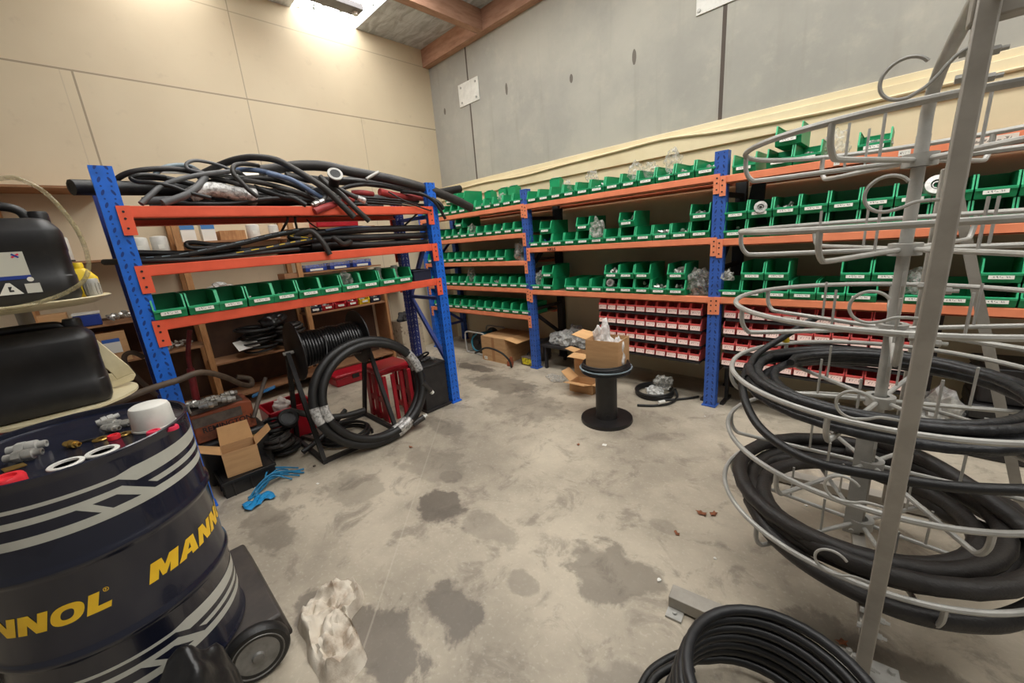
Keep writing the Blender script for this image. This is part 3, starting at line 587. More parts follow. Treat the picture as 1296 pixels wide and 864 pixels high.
o = hose('bracket_strap', 'small grey metal strap standing on the thickest hose', z5((562, 212, -3.1), (590, 195, -3.1), (632, 172, -3.1)), .012, M['galv'], None, cat='strap')

# --- second shelf: long coils and loose lengths
G2 = 'hoses on the middle shelf of the rack'
def stripe_hose(name, label, pts, r, m, stripem, group):
    o = hose(name, label, pts, r, m, group)
    P = cr(pts, 8); b = MB(); off = Vector((r * .9, 0, r * .5)); k = 3
    for i in range(2, len(P) - 3, 4):
        q = [P[j] + off for j in range(i, i + 3)]; b.tube(q, r * .17, 4)
    s = b.build('printed_stripe', stripem); s.parent = o; s.location = Vector(s.location) - o.location
    return o
stripe_hose('hose', 'black hose with white printed line rising across the middle shelf', z4((140, 655, -3.2), (230, 652, -3.1), (330, 642, -3.05), (500, 628, -3.02), (700, 592, -3.0), (900, 548, -3.0), (1050, 512, -3.02), (1200, 484, -3.06), (1290, 480, -3.1)), .017, K, M['rubpale'], G2)
stripe_hose('hose', 'black hose with a yellow printed line on the middle shelf', z4((760, 628, -3.02), (900, 605, -3.0), (1060, 575, -3.0), (1180, 550, -3.0), (1270, 532, -3.02)) + z5((120, 545, -3.05), (220, 520, -3.08)), .017, K, M['yellow'], G2)
hose('hose', 'black hose lying straight at the back left of the middle shelf', z4((320, 605, -3.15), (480, 608, -3.14), (640, 606, -3.12), (800, 600, -3.12), (980, 582, -3.12), (1200, 560, -3.12)), .018, K, G2)
hose('hose', 'black hose nearest the beam on the middle shelf, below the others', z4((330, 650, -3.03), (480, 646, -3.01), (640, 640, -3.0), (820, 622, -3.0), (1000, 604, -3.0), (1200, 585, -3.0)), .016, K, G2)
hose('hose', 'short flattened black loop end at the left of the middle shelf', z4((880, 572, -3.08), (760, 572, -3.06), (660, 578, -3.05), (600, 572, -3.05), (590, 552, -3.06), (640, 548, -3.08), (740, 560, -3.1), (880, 556, -3.12)), .013, K, G2)
hose('hose', 'black hose bent over the others with open end over the middle beam', z5((130, 545, -3.08), (190, 520, -3.03), (245, 512, -3.0), (290, 548, -2.975), (325, 595, -2.955), (352, 645, -2.945)), .0195, K2, G2)
for i, (y0, y1, r) in enumerate(((517, 497, .027), (556, 540, .027), (592, 580, .027))):
    hose('hose', ['top strand of the three stacked thick hoses at right of the middle shelf', 'middle strand of the three stacked thick hoses at right of the middle shelf', 'bottom strand of the three stacked thick hoses at right of the middle shelf'][i],
         z5((250, y0 + 8, -3.12), (400, y0 - 4, -3.08), (560, y0 - 14 + i * 6, -3.06), (720, (y0 + y1) / 2 - 10 + i * 4, -3.06), (880, y1 - 4, -3.06)) + [on_x(*Z5(905, y1 - 4), -3.12)], r, K, 'stacked strands on the middle shelf')
hose('hose', 'thin blue-grey tube lying on the stacked thick hoses', z5((330, 505, -3.06), (420, 490, -3.05), (520, 485, -3.05), (600, 490, -3.05)), .008, M['rubblue'], G2)
hose('hose', 'black hose running behind the stacked strands', [(-3.3, 1.05, 1.60), (-3.3, 1.4, 1.61), (-3.3, 1.8, 1.605), (-3.3, 2.05, 1.60)], .03, K, G2)
hose('hose', 'black hose resting on the board behind the stacked strands', [(-3.26, .95, 1.545), (-3.24, 1.4, 1.546), (-3.26, 1.75, 1.546), (-3.25, 2.05, 1.545)], .028, K2, G2)
hose('hose', 'flattened black hose end beside the bent hose on the middle shelf', z5((470, 572, -3.03), (430, 585, -3.0), (395, 562, -3.0), (370, 548, -3.02)), .02, K2, G2)
# ================================================================== BACK RACK along the concrete wall
FY, RY = 3.33, 3.93
PX = (-4.93, -2.965, -1.02, .93)
brk = thing('shelving_rack', 'long three bay blue and orange shelving of green bins along the concrete wall', 'rack', (-2.0, 3.62, 0))
for i, x in enumerate(PX):
    b = MB(); b.box((x, FY + .035, 1.0), (.09, .07, 2.0)); b.box((x, FY + .035, .006), (.11, .1, .012)); b.build('post', M['blue' if i < 1 else 'blueback'], brk, world=True)
    b = MB(); b.box((x, RY - .03, 1.0), (.08, .06, 2.0)); b.box((x, RY - .03, .006), (.1, .08, .012)); b.build('post', M['navypost'] if False else M['blackmat'] if i in (1, 2) else M['blueback'], brk, world=True)
    for a, c in ((.3, .3), (.65, .3), (.7, .7), (1.15, 1.15), (1.18, 1.6), (1.7, 1.7)):
        b = MB(); b.bar((x + .012, FY + .06, a), (x + .012, RY - .05, c), .03, .035); b.build('brace', M['bluebrace'] if i == 0 else M['blackmat'], brk, world=True)
def x_beam(x0, x1, top, y, out, h=.056):
    b = MB(); b.box(((x0 + x1) / 2, y - .018 * out, top - h / 2), (x1 - x0 - .004, .036, h)); b.box(((x0 + x1) / 2, y - .03 * out, top - h + .006), (x1 - x0 - .06, .06, .012))
    o = b.build('beam', M['salmon'], brk, bevel=.003, world=True)
    if out < 0:
        for x, s in ((x0, 1), (x1, -1)):
            c = MB(); c.box((x + s * .021, y + .003 * out, top - .07), (.042, .008, .14))
            for dz in (-.03, -.065, -.11): c.lathe([(.006, 0), (.006, .003), (0, .003)], 8, (x + s * .018, y + .007 * out, top + dz), (0, out, 0), 1)
            k = c.build('beam_connector', [M['salmon'], M['ink']], o); k.location -= brk.location + o.location
    return o
LV = ((1.855, 1.555, 1.255, .945, .632), (1.845, 1.392, .933), (1.826, 1.378, .935))
for bay in range(3):
    x0, x1 = PX[bay] + .001, PX[bay + 1] - .001
    for z in LV[bay]:
        x_beam(x0, x1, z, FY - .002, -1); x_beam(x0 + .05, x1 - .05, z, RY - .0, 1)
        b = MB(); b.box(((x0 + x1) / 2, (FY + RY) / 2, z - .011), (x1 - x0 - .1, .5, .02)); b.build('shelf_board', M['board'], brk, world=True)
# hand-lettering and stickers on the beams belong to the beam
b = MB(); b.box((.262, FY - .006, 1.799), (.19, .003, .036)); k = b.build('sticker', label_mat('beam_sticker', (236, 222, 208), (150, 140, 130), 60, 60, .5), brk, world=True)
for x, w in ((-.35, .03), (-.05, .05)):
    b = MB(); b.box((x, FY - .006, 1.8), (w, .003, .03)); b.build('sticker', M['label'], brk, world=True)
text_obj('NKLS', .045, M['ink'], brk, (-2.62 + 2.0, FY - .0052 - 3.62, 1.364), (1, 0, 0), (0, 0, 1), 'marker_writing')

BAY = ('corner bay', 'middle bay', 'right bay'); SHN = ('top', 'second', 'third', 'fourth', 'bottom')
YB0 = FY + .012
def row(bay, sh, xs, up=(), upz=BH):
    z = LV[bay][sh] + .001; g = 'green bins on the %s shelf of the %s of the back rack' % (SHN[sh], BAY[bay])
    for i, x in enumerate(xs): place_bin((x, YB0, z), 0, 'green bin %s from left, lower row, %s shelf, %s, back rack' % (ORD[i + 1], SHN[sh], BAY[bay]), g)
    for i, x in enumerate(up): place_bin((x, YB0 + .004, z + upz + .004), 0, 'green bin stacked on others, %s from left, upper row, %s shelf, %s' % (ORD[i + 1], SHN[sh], BAY[bay]), g)
def seq(x0, n, p=.153): return [x0 + p * i for i in range(n)]
# corner bay (left part hidden by the hose rack)
row(0, 0, seq(-4.78, 12, .1565), (-4.24, -4.02))
row(0, 1, seq(-4.80, 12, .157), (-4.10,))
row(0, 2, seq(-4.80, 10, .157))
row(0, 3, seq(-4.77, 12, .1565))
row(0, 4, seq(-4.77, 12, .1565))
# middle bay
row(1, 0, seq(-2.847, 12, .1563))
row(1, 1, seq(-2.853, 12, .1545), (-2.70, -2.238, -1.778, -1.158))
row(1, 2, [-2.865, -2.705, -2.402, -2.247, -2.092, -1.937, -1.783, -1.629, -1.475, -1.325], (-2.703, -1.935, -1.783, -1.629, -1.33))
# right bay
row(2, 0, [-.87, -.66, -.508, -.188], (-.62,))
row(2, 1, seq(-.906, 11, .1535), seq(-.906, 11, .1535))
row(2, 2, seq(-.915, 6, .1535) + [.098, .251, .405, .56], (-.77, -.617, -.19, -.037, .405, .56))
# bins standing on end behind the front ones on the top corner shelf
for i, (x, y, z, ry) in enumerate(((-3.86, 3.66, 1.86, 0), (-3.44, 3.62, 1.86, 0), (-3.60, 3.64, 1.86, 0))):
    t = dup(binp, (x, y, z), 0, ('green bin tipped on its back end behind the top row, left of three, corner bay', 'green bin tipped on its back end behind the top row, right of three, corner bay', 'green bin tipped on its back end behind the top row, middle one, corner bay')[i], 'tipped green bins in the corner bay')
    t.rotation_euler = (radians(-90), 0, 0); t.scale = (.82,) * 3; t.location = (x, 3.66, 1.857 + BD * .82)
t = dup(binp, (-2.83, 3.47, 1.846 + BH + .012), 0, 'green bin tipped on its back behind the first top shelf bin, middle bay', 'green bins on the top shelf of the middle bay of the back rack')
t.rotation_euler = (radians(-90), 0, .2); t.scale = (.82,) * 3; t.location = (-2.80, 3.67, 1.847 + BD * .82)
# contents
def content(bay, sh, x, up=False, n=9, seed=0, m=None, big=False, word='metal fittings'):
    z = LV[bay][sh] + .008 + (BH + .004 if up else 0)
    return fit_pile((x, YB0 + .085, z), 0, '%s heaped in a green bin, %s shelf of %s, near %s' % (word, SHN[sh], BAY[bay], NEAR(bay, x) + (' (upper bin)' if up else '')), n, (.052, .07), .075, seed, m, big)
def NEAR(bay, x):
    f = (x - PX[bay]) / (PX[bay + 1] - PX[bay])
    return ('its left post' if f < .2 else 'its left third' if f < .4 else 'its centre' if f < .6 else 'its right third' if f < .8 else 'its right post')
sd = 100
for bay, sh, x, up, n, big in ((0, 0, -3.685, 0, 12, 1), (0, 0, -3.53, 0, 10, 0), (0, 1, -4.17, 0, 10, 1), (0, 1, -3.70, 0, 10, 0), (0, 1, -3.39, 0, 11, 0), (0, 2, -4.02, 0, 9, 0), (0, 3, -4.14, 0, 12, 1), (0, 3, -3.52, 0, 12, 0), (0, 4, -4.30, 0, 14, 1),
                          (0, 4, -3.99, 0, 10, 0), (0, 4, -3.67, 0, 10, 1), (1, 0, -2.065, 0, 12, 0), (1, 0, -1.44, 0, 10, 0), (1, 0, -1.284, 0, 18, 1), (1, 0, -1.128, 0, 12, 1), (1, 1, -1.465, 0, 12, 1), (1, 1, -1.31, 0, 10, 1), (1, 1, -1.778, 1, 8, 0), (1, 1, -1.158, 1, 8, 1),
                          (1, 2, -1.935, 1, 20, 1), (1, 2, -1.937, 0, 9, 1), (1, 2, -1.629, 0, 6, 1), (1, 2, -1.475, 0, 12, 1), (1, 2, -1.325, 0, 12, 1), (1, 2, -1.33, 1, 9, 1), (2, 0, -.188, 0, 24, 1), (2, 0, -.508, 0, 10, 0), (2, 1, -.60, 1, 8, 1), (2, 1, -.906, 0, 7, 0)):
    sd += 1; content(bay, sh, x, up, n, sd, None, big)
fit_pile((-2.70, YB0 + .09, LV[1][1] + .008), 0, 'blue capped fittings in the second bin of second shelf, middle bay', 9, (.05, .06), .08, 55, M['blueplastic'], True)
# rings lying in bins
def ring_thing(c, ax, r0, r1, w, label, m=M['steel']):
    b = MB(); b.lathe([(r0, -w / 2), (r1, -w / 2), (r1, w / 2), (r0, w / 2), (r0, -w / 2)], 20, (0, 0, 0), ax); b.lathe([(r0 * .55, -w / 3), (r0 * .75, -w / 3), (r0 * .75, w / 3), (r0 * .55, w / 3), (r0 * .55, -w / 3)], 16, (0, 0, 0), ax)
    o = b.build('bearing_ring', m, keep=True); o.location = c; return tag(o, label, 'fitting')
ring_thing((-1.945, YB0 + .0, .933 + .095), (0.1, -1, .25), .02, .036, .03, 'pale round flanged fitting leaning in front of a bin on the third shelf, middle bay')
ring_thing((-.75, YB0 - .0, 1.378 + .20), (0.3, -1, .3), .02, .04, .04, 'round silver flanged fitting on top of the second bin, right bay')
ring_thing((.10, YB0 + .0, 1.378 + .225), (0.2, -1, .35), .028, .052, .05, 'large silver flanged fitting resting on bins right of the carousel upright')
# clear bags lying in and on the bins
for i, (p, s, lab) in enumerate((((-2.19, YB0 + .12, 1.846 + .11), (.13, .12, .12), 'clear plastic bag on the fifth bin of the top shelf, middle bay'), ((-1.73, YB0 + .07, 1.846 + .07), (.15, .12, .15), 'crinkled clear bag standing up from the eighth top shelf bin, middle bay'),
        ((-1.60, YB0 + .10, 1.846 + .07), (.17, .14, .13), 'crumpled clear bag filling the ninth top shelf bin, middle bay'), ((-1.42, YB0 + .11, 1.846 + .08), (.17, .15, .20), 'tall clear bag over the tenth top shelf bin, middle bay'),
        ((-2.47, YB0 + .1, 1.846 + .05), (.12, .1, .14), 'small clear bag in the third top shelf bin, middle bay'), ((-2.08, YB0 + .01, 1.392 + .06), (.15, .12, .19), 'clear bag of blue caps slumped over second shelf bins, middle bay'),
        ((-2.86, YB0 + .07, .933 + .05), (.14, .12, .16), 'clear bag in the first bin of the third shelf, middle bay'), ((-1.165, YB0 + .09, .934), (.19, .2, .24), 'big clear bag standing on the third shelf against the right post, middle bay'),
        ((-3.14, YB0 + .1, 1.256), (.26, .2, .24), 'big clear bag of parts on the third shelf beside the post, corner bay'), ((-4.05, YB0 + .09, .945 + .05), (.14, .14, .2), 'crumpled clear bag in a fourth shelf bin, corner bay'),
        ((-4.30, YB0 + .22, 1.857), (.22, .2, .2), 'clear bag behind the top bins, corner bay'), ((-.37, YB0 + .1, 1.827), (.2, .16, .19), 'bulging clear bag between bins on the top shelf, right bay'),
        ((-.99 + .055, YB0 + .0, .936 + .13), (.1, .1, .08), 'small clear bag on top of the first low bin, right bay'), ((.098, YB0 + .07, .936 + .05), (.17, .15, .17), 'clear bag swelling out of a low bin right of the carousel upright'),
        ((-3.92, YB0 + .05, 1.555 + .05), (.14, .1, .12), 'crumpled clear bag in a second shelf bin, corner bay'), ((-3.36, YB0 + .08, 1.857 + .04), (.13, .12, .13), 'clear bag in a top shelf bin near the post, corner bay'))):
    bag(p, s, lab, 10 + i, rz=i * .7)
# spare straps hung from the top beams: black webbing behind post frames
for i, (x, z) in enumerate(((-2.73, 1.78), (-.83, 1.76))):
    b = MB(); b.prism([(-.04, 0), (.05, 0), (.045, -.16), (.08, -.30), (-.02, -.30), (-.06, -.14)], (0, 0, 0), (1, 0, 0), (0, 0, 1), (0, 1, 0), .03)
    o = b.build('tool_pouch', M['blackmat']); o.location = (x, FY + .3, z - .3); tag(o, ('black folded pouch hanging under the top shelf of the middle bay', 'black folded pouch hanging under the top shelf of the right bay')[i], 'pouch')

# ------------------------------------------------------------------ red bin panels
redp = thing('small_parts_bin', 'proto2', 'bin'); USED.pop('proto2')
RW, RD, RH, RL = .094, .125, .096, .060
bin_meshes(RW, RD, RH, RL, M['red'], M['red'], 'body', redp, .5); bin_label(.080, RL, M['redlabel'], redp, .72, .50)
RF = [True]
def place_red(loc, label, group):
    if RF[0]: RF[0] = False; redp.location = loc; tag(redp, label, 'bin', group); return
    dup(redp, loc, 0, label, group)
RZ = (.762, .632, .50, .37); RN = ('top', 'second', 'third', 'bottom')
M['smallparts'] = mat('dull_small_parts', (150, 120, 116), .5, .3, c2=(96, 60, 60), scale=60)
for pnl, (xa, n, pit, bayn) in enumerate(((-2.044, 10, .0976, 'middle bay'), (-.906, 12, .0976, 'right bay'))):
    x0, x1 = xa - (.066, .050)[pnl], xa + pit * (n - 1) + .075
    t = thing('louvre_panel', 'black steel rail panel carrying red bins under the %s of the back rack' % bayn, 'panel', ((x0 + x1) / 2, 3.5, 0), 0, 'red bin panels under the back rack')
    for x in (x0 + .012, x1 - .012):
        b = MB(); b.box((x, 3.537, .44), (.024, .036, .86)); b.build('upright', M['blackmat'], t, world=True)
        b = MB(); b.box((x, 3.52, .01), (.03, .22, .02)); b.build('foot', M['blackmat'], t, world=True)
    b = MB(); b.box(((x0 + x1) / 2, 3.512, .6), (x1 - x0 - .05, .012, .53)); b.build('back_sheet', M['blackmat'], t, world=True)
    for z in RZ:
        b = MB(); b.box(((x0 + x1) / 2, 3.425, z - .007), (x1 - x0 - .05, .15, .010)); b.box(((x0 + x1) / 2, 3.352, z - .010), (x1 - x0 - .05, .008, .016)); b.build('rail', M['blackmat'], t, world=True)
    for r, z in enumerate(RZ):
        for i in range(n):
            place_red((xa + pit * i, 3.375, z + .0005), 'red bin %s from left in the %s row of the %s panel' % (ORD[i + 1], RN[r], bayn), 'red bins of the %s panel' % bayn)
            if (i * 7 + r * 5) % 3 != 1:
                fit_pile((xa + pit * i, 3.43, z + .006), 0, 'small parts inside red bin %s of %s row, %s' % (ORD[i + 1], RN[r], bayn), 5, (.028, .03), .045, 300 + r * 20 + i + pnl * 100, M['smallparts'])
# ------------------------------------------------------------------ things on the floor under the back rack
def carton(name, label, loc, size, rz=0, flaps=(), open_=False, m=None, tape=True, group=None, z0=0):
    """flaps: (side, angle from upright outward, length)"""
    w, d, h = size; t = thing(name, label, 'box', loc, rz, group); th = .004; m = m or M['card']
    b = MB()
    for s in (-1, 1): b.box((s * (w / 2 - th / 2), 0, h / 2), (th, d, h)); b.box((0, s * (d / 2 - th / 2), h / 2), (w - 2 * th, th, h))
    b.box((0, 0, th / 2), (w - 2 * th, d - 2 * th, th))
    if not open_: b.box((0, 0, h - th / 2), (w - 2 * th, d - 2 * th, th))
    b.build('body', m, t)
    for side, ang, ln in flaps:
        a = radians(ang); ax = {'x+': (1, 0), 'x-': (-1, 0), 'y+': (0, 1), 'y-': (0, -1)}[side]; o = Vector((ax[0] * w / 2, ax[1] * d / 2, h))
        tan = Vector((-ax[1], ax[0], 0)); dr = Vector((ax[0] * sin(a), ax[1] * sin(a), cos(a))); wd = d if ax[0] else w
        b = MB(); nr = tan.cross(dr); b.prism([(-wd / 2 + .003, 0.001), (wd / 2 - .003, 0.001), (wd / 2 - .012, ln), (-wd / 2 + .012, ln)], o - nr * .002, tan, dr, nr, th); b.build('flap', M['cardin'], t)
    if tape: b = MB(); b.box((0, -d / 2 - .0006, h * .5), (.05, .001, h * .98)); b.build('tape_strip', mat('parcel_tape_' + name + str(len(USED)), (170, 122, 80), .35), t)
    return t
bx = carton('cardboard_box', 'large taped cardboard box on the floor under the corner bay', (-3.59, 3.50, 0), (.43, .47, .32), 0, (('x+', 100, .2),))
b = MB(); b.box((-.15, -.237, .035), (.06, .002, .04)); b.build('shipping_label', M['label'], bx)
# small yellow-labelled battery box
t = thing('power_pack', 'grey box with yellow front label beside the first post under the corner bay', 'box', (-3.10, 3.43, 0))
b = MB(); b.box((0, 0, .055), (.2, .16, .11)); b.build('body', M['dirtygrey'], t, bevel=.012)
b = MB(); b.box((0, -.081, .058), (.15, .003, .078)); b.build('label', mat('yellow_black_label', (222, 204, 40), .5, c2=(120, 112, 30), scale=34, lo=.5, hi=.58), t)
b = MB(); b.tube(cr([(-.06, 0, .11), (-.04, 0, .14), (.04, 0, .14), (.06, 0, .11)], 6), .008, 8); b.build('handle', M['black'], t)
hose('hose', 'black rubber hose end arching up in front of the large box', [(-3.80, 3.14, .12), (-3.70, 3.12, .16), (-3.55, 3.1, .23), (-3.40, 3.1, .235), (-3.27, 3.12, .19), (-3.20, 3.15, .11), (-3.19, 3.17, .02)], .012, K, None)
b = MB(); b.prism([(-.045, 0), (.045, 0), (.05, .05), (.02, .12), (-.01, .12), (-.05, .05)], (0, 0, 0), (1, 0, 0), (0, .3, .95), (0, -.95, .3), .012); o = b.build('warning_tag', M['dirtyorange']); o.location = (-3.27, 3.24, .001); tag(o, 'orange tag leaning between the large box and yellow-labelled pack', 'tag')
t = thing('grinder_motor', 'dark round motor standing behind the yellow-labelled pack', 'motor', (-3.12, 3.66, 0))
b = MB(); b.lathe([(.09, 0), (.11, .02), (.11, .2), (.09, .24), (.05, .26), (0, .26)], 18); b.build('housing', M['dirtygrey'], t)
b = MB()
for k in range(10): b.box((.111 * cos(k * .628), .111 * sin(k * .628), .11), (.012, .012, .16), (0, 0, k * .628))
b.build('cooling_fins', M['blackmat'], t)
# wire framed reel with teal cord
t = thing('cord_reel', 'wire framed reel holding a coil of teal cord left of the large box', 'reel', (-4.06, 3.58, 0))
b = MB()
for y in (-.2, .2): b.tube(cr([(-.2, y, .012), (-.21, y, .2), (-.18, y, .3), (0, y, .31), (.18, y, .3), (.21, y, .2), (.2, y, .012)], 5), .011, 8); b.tube([(-.2, y, .012), (.2, y, .012)], .011, 8)
for x in (-.2, .2): b.tube([(x, -.2, .012), (x, .2, .012)], .011, 8)
b.build('frame', M['galv'], t)
b = MB(); b.lathe([(.03, -.17), (.03, .17)], 10, (0, 0, .17), (0, 1, 0)); 
for y in (-.14, .14): b.lathe([(.0, y - .006), (.14, y - .006), (.14, y + .006), (0, y + .006)], 20, (0, 0, .17), (0, 1, 0))
b.build('drum', M['blackmat'], t)
b = MB(); b.tube([Vector(((.09 + .022 * sin(i * 2.1)) * cos(i * .42), -.12 + .24 * i / 150, .17 + (.09 + .022 * sin(i * 2.1)) * sin(i * .42))) for i in range(150)], .011, 6); b.tube(cr([(.1, -.13, .2), (.12, -.17, .12), (.05, -.19, .05), (-.06, -.2, .08), (-.1, -.17, .2), (0, -.17, .28)], 6), .011, 6)
b.build('cord', mat('teal_cord', (44, 130, 150), .5, c2=(30, 100, 120), scale=20), t)
# low board with clear packets, left of the red bin panel
t = thing('low_shelf', 'low dark board on blocks under the left of the middle bay', 'shelf', (-2.55, 3.60, 0))
b = MB(); b.box((0, 0, .275), (.66, .42, .03)); b.build('board', M['blackmat'], t, bevel=.003)
for x, y in ((-.3, -.18), (.3, -.18), (-.3, .18), (.3, .18)):
    b = MB(); b.box((x, y, .13), (.03, .03, .258)); b.build('leg', M['blackmat'], t)
for i, (x, y, s, lab) in enumerate(((-2.76, 3.52, (.22, .2, .15), 'leftmost clear packet of fittings on the low board'), (-2.6, 3.5, (.22, .22, .19), 'second clear packet of fittings on the low board'), (-2.42, 3.52, (.24, .22, .17), 'third clear packet of fittings on the low board'), (-2.62, 3.70, (.3, .18, .2), 'clear packet at the back of the low board'), (-2.32, 3.66, (.2, .2, .16), 'clear packet at the right end of the low board'))):
    bag((x, y, .291), s, lab, 40 + i, M['greyfilm'], i * 1.1, 1.4)
bag((-2.53, 3.17, .001), (.34, .18, .035), 'flat clear bag lying on the floor before the low board', 60, rz=-.2)
# cartons behind the spool
c1 = carton('cardboard_box', 'small open cardboard box on the floor behind the spool', (-2.09, 3.075, 0), (.25, .17, .10), .06, (('y-', 75, .13), ('x-', 50, .13), ('x+', 95, .12)), True, tape=False)
c2 = carton('cardboard_box', 'cardboard box behind the box on the spool, flap hanging open', (-2.16, 3.26, .0), (.27, .13, .33), .0, (('y-', 95, .13), ('x-', 80, .12)), True, tape=False)
# black spool with coil and open box
sp = thing('cable_spool', 'black plastic cable spool standing on end in the aisle', 'spool', (-1.585, 2.63, 0))
b = MB(); b.lathe([(.0, 0), (.205, 0), (.208, .012), (.205, .03), (.09, .034), (.085, .06), (.085, .40), (.09, .425), (.0, .425)], 36); b.build('core', M['black'], sp)
b = MB(); b.lathe([(0, .426), (.19, .426), (.195, .432), (.195, .448), (.19, .455), (0, .455)], 36); b.build('top_flange', M['black'], sp)
b = MB(); b.lathe([(.0, 0), (.014, 0), (.014, .004), (0, .004)], 12, (.05, -.069, .07), (.59, -.81, 0)); b.build('hole', M['ink'], sp)
def coil_pts(c, radii, z0, dz, turns, seed=0, wob=.006, tilt=(0, 0)):
    r = random.Random(seed); pts = []; n = 28
    ph = [r.uniform(0, 6.28) for _ in range(6)]
    for i in range(int(turns * n) + 1):
        t = i / n; a = 2 * pi * t; k = min(int(t), len(radii) - 1); k2 = min(k + 1, len(radii) - 1); f = t - int(t)
        R = radii[k] * (1 - f) + radii[k2] * f + wob * sin(2.3 * a / 2 + ph[k % 6]); z = z0 + dz[min(k, len(dz) - 1)] * (1 - f) + dz[min(k2, len(dz) - 1)] * f + wob * .3 * sin(a + ph[(k + 2) % 6])
        x, y = R * cos(a + ph[0]), R * sin(a + ph[0]); pts.append(Vector(c) + Vector((x, y, z + x * tilt[0] + y * tilt[1])))
    return pts
def coil(name, label, c, radii, z0, dz, turns, r, m, seed=0, wob=.006, seg=8, tilt=(0, 0), group=None, cat='hose'):
    b = MB(); b.tube(coil_pts(c, radii, z0, dz, turns, seed, wob, tilt), r, seg); return tag(b.build(name, m), label, cat, group)
coil('hose_coil', 'black hose coil lying around the top flange of the spool', (-1.585, 2.63, .457), [.185, .172, .18, .165, .175], .011, [0, .0, .018, .02, .03], 4.6, .010, K, 5)
coil('hose_coil', 'thin pale blue tube ring lying on the spool', (-1.585, 2.62, .457), [.196, .20], .006, [0, .004], 1.9, .0055, M['rubpale'], 6)
bs = carton('cardboard_box', 'open cardboard box standing on the black spool', (-1.585, 2.66, .458), (.27, .22, .235), .12, (('x-', 78, .13),), True, tape=False)
for i, (dx, dy, s, lab) in enumerate(((-.05, .02, (.2, .12, .36), 'white plastic bag sticking up from the left of the open box'), (.09, .0, (.13, .16, .26), 'white plastic bag bulging at the right of the open box'))):
    bag((-1.585 + dx, 2.66 + dy, .466), s, lab, 70 + i, plastic_film('white_film_%d' % i, (236, 232, 228), .8, .4))
# coil on the floor at right of the spool
coil('hose_coil', 'black hose coil lying flat on the floor before the red bins', (-1.50, 3.33, .001), [.165, .155, .165, .15, .16], .011, [0, .002, .02, .024, .04], 4.7, .0105, K, 8, seg=8)
hose('hose', 'loose black hose tail lying beside the floor coil', [(-1.34, 3.42, .05), (-1.29, 3.34, .02), (-1.29, 3.2, .012), (-1.37, 3.08, .012), (-1.50, 3.0, .012)], .011, K, None)
hose('hose', 'short black hose tail reaching towards the blue post from the floor coil', [(-1.5, 3.19, .012), (-1.35, 3.24, .012), (-1.22, 3.36, .012), (-1.15, 3.46, .012)], .010, K, None)
bag((-1.50, 3.35, .004), (.2, .17, .07), 'clear bag of fittings lying inside the floor coil', 80, M['greyfilm'])
t = bag((-1.43, 3.36, .055), (.2, .05, .15), 'pointed clear bag tip standing up from the floor coil', 81, M['film'], .5)
b = MB(); b.lathe([(.0, 0), (.016, 0), (.016, .06), (.012, .064), (0, .064)], 10, (0, 0, 0), (1, 0, 0)); o = b.build('hose_tag', M['white']); o.location = (-1.335, 3.115, .024); o.rotation_euler = (0, 0, 1.0); tag(o, 'white tag around the loose hose tail on the floor', 'tag')
# right end, behind the carousel
def black_case(name, label, loc, size, rz=0):
    w, d, h = size; t = thing(name, label, 'case', loc, rz)
    b = MB(); b.box((0, 0, h * .36), (w, d, h * .72)); b.build('body', M['blackmat'], t, bevel=.012)
    b = MB(); b.box((0, 0, h * .87), (w * 1.01, d * 1.01, h * .26)); b.build('lid', M['black'], t, bevel=.012)
    for s in (-1, 1): b = MB(); b.box((s * w * .3, -d / 2 - .006, h * .7), (.04, .012, .06)); b.build('latch', M['galv'], t)
    b = MB(); b.tube(cr([(-.08, -d / 2 - .004, h * .5), (-.07, -d / 2 - .035, h * .5), (.07, -d / 2 - .035, h * .5), (.08, -d / 2 - .004, h * .5)], 5), .009, 8); b.build('handle', M['galv'], t); return t
black_case('tool_case', 'black tool case on the floor under the right bay, behind the carousel', (.62, 3.62, 0), (.42, .4, .34), 0)
black_case('tool_case', 'smaller black case stacked on the one behind the carousel', (.60, 3.64, .342), (.36, .34, .22), .08)
bag((.30, 3.5, .002), (.3, .26, .44), 'tall cloudy bag of parts behind the carousel by the black cases', 90, M['greyfilm'], .4)
# ================================================================== HOSE CAROUSEL (right foreground)
AX, AY, RR = .01, 1.934, .495
TZ = (1.74, 1.457, 1.176, .898, .629, .359)
OFF = (-172, -112, -148, -163, -178, -125)
car = thing('hose_carousel', 'tall grey steel carousel of six wire baskets for hose coils', 'carousel', (AX, AY, 0))
G = M['galv']; GP = M['galvpaint']
b = MB(); b.box((.07, 1.392, .995), (.036, .05, 1.87)); b.build('upright', GP, car, bevel=.004, world=True)
b = MB(); b.box((.098, 2.50, .85), (.036, .05, 1.58)); b.build('upright', GP, car, bevel=.004, world=True)
E1 = Vector((.99, .142, 0)); 
for nm, p0, ln in (('base_rail', Vector((-.51, 1.29, 0)), 1.25), ('base_rail', Vector((-.585, 2.44, 0)), 1.3)):
    b = MB(); p1 = p0 + E1 * ln; up = Vector((0, 0, 1)); nrm = Vector((-E1.y, E1.x, 0))
    b.bar(p0 + up * .035 + nrm * .035, p1 + up * .035 + nrm * .035, .07, .05, up=(0, 0, 1)); r_ = b.build(nm, GP, car, bevel=.003, world=True)
    b = MB(); b.box((0, 0, .005), (.06, .05, .01), (0, 0, .142)); b.lathe([(.008, .01), (.008, .018), (0, .018)], 6); q = b.build('foot_plate', G, r_, keep=True); q.location = p0 + nrm * -.02 + E1 * .03 - r_.location - car.location
b = MB(); b.box((.085, 1.40, .066), (.16, .13, .01), (0, 0, .142))
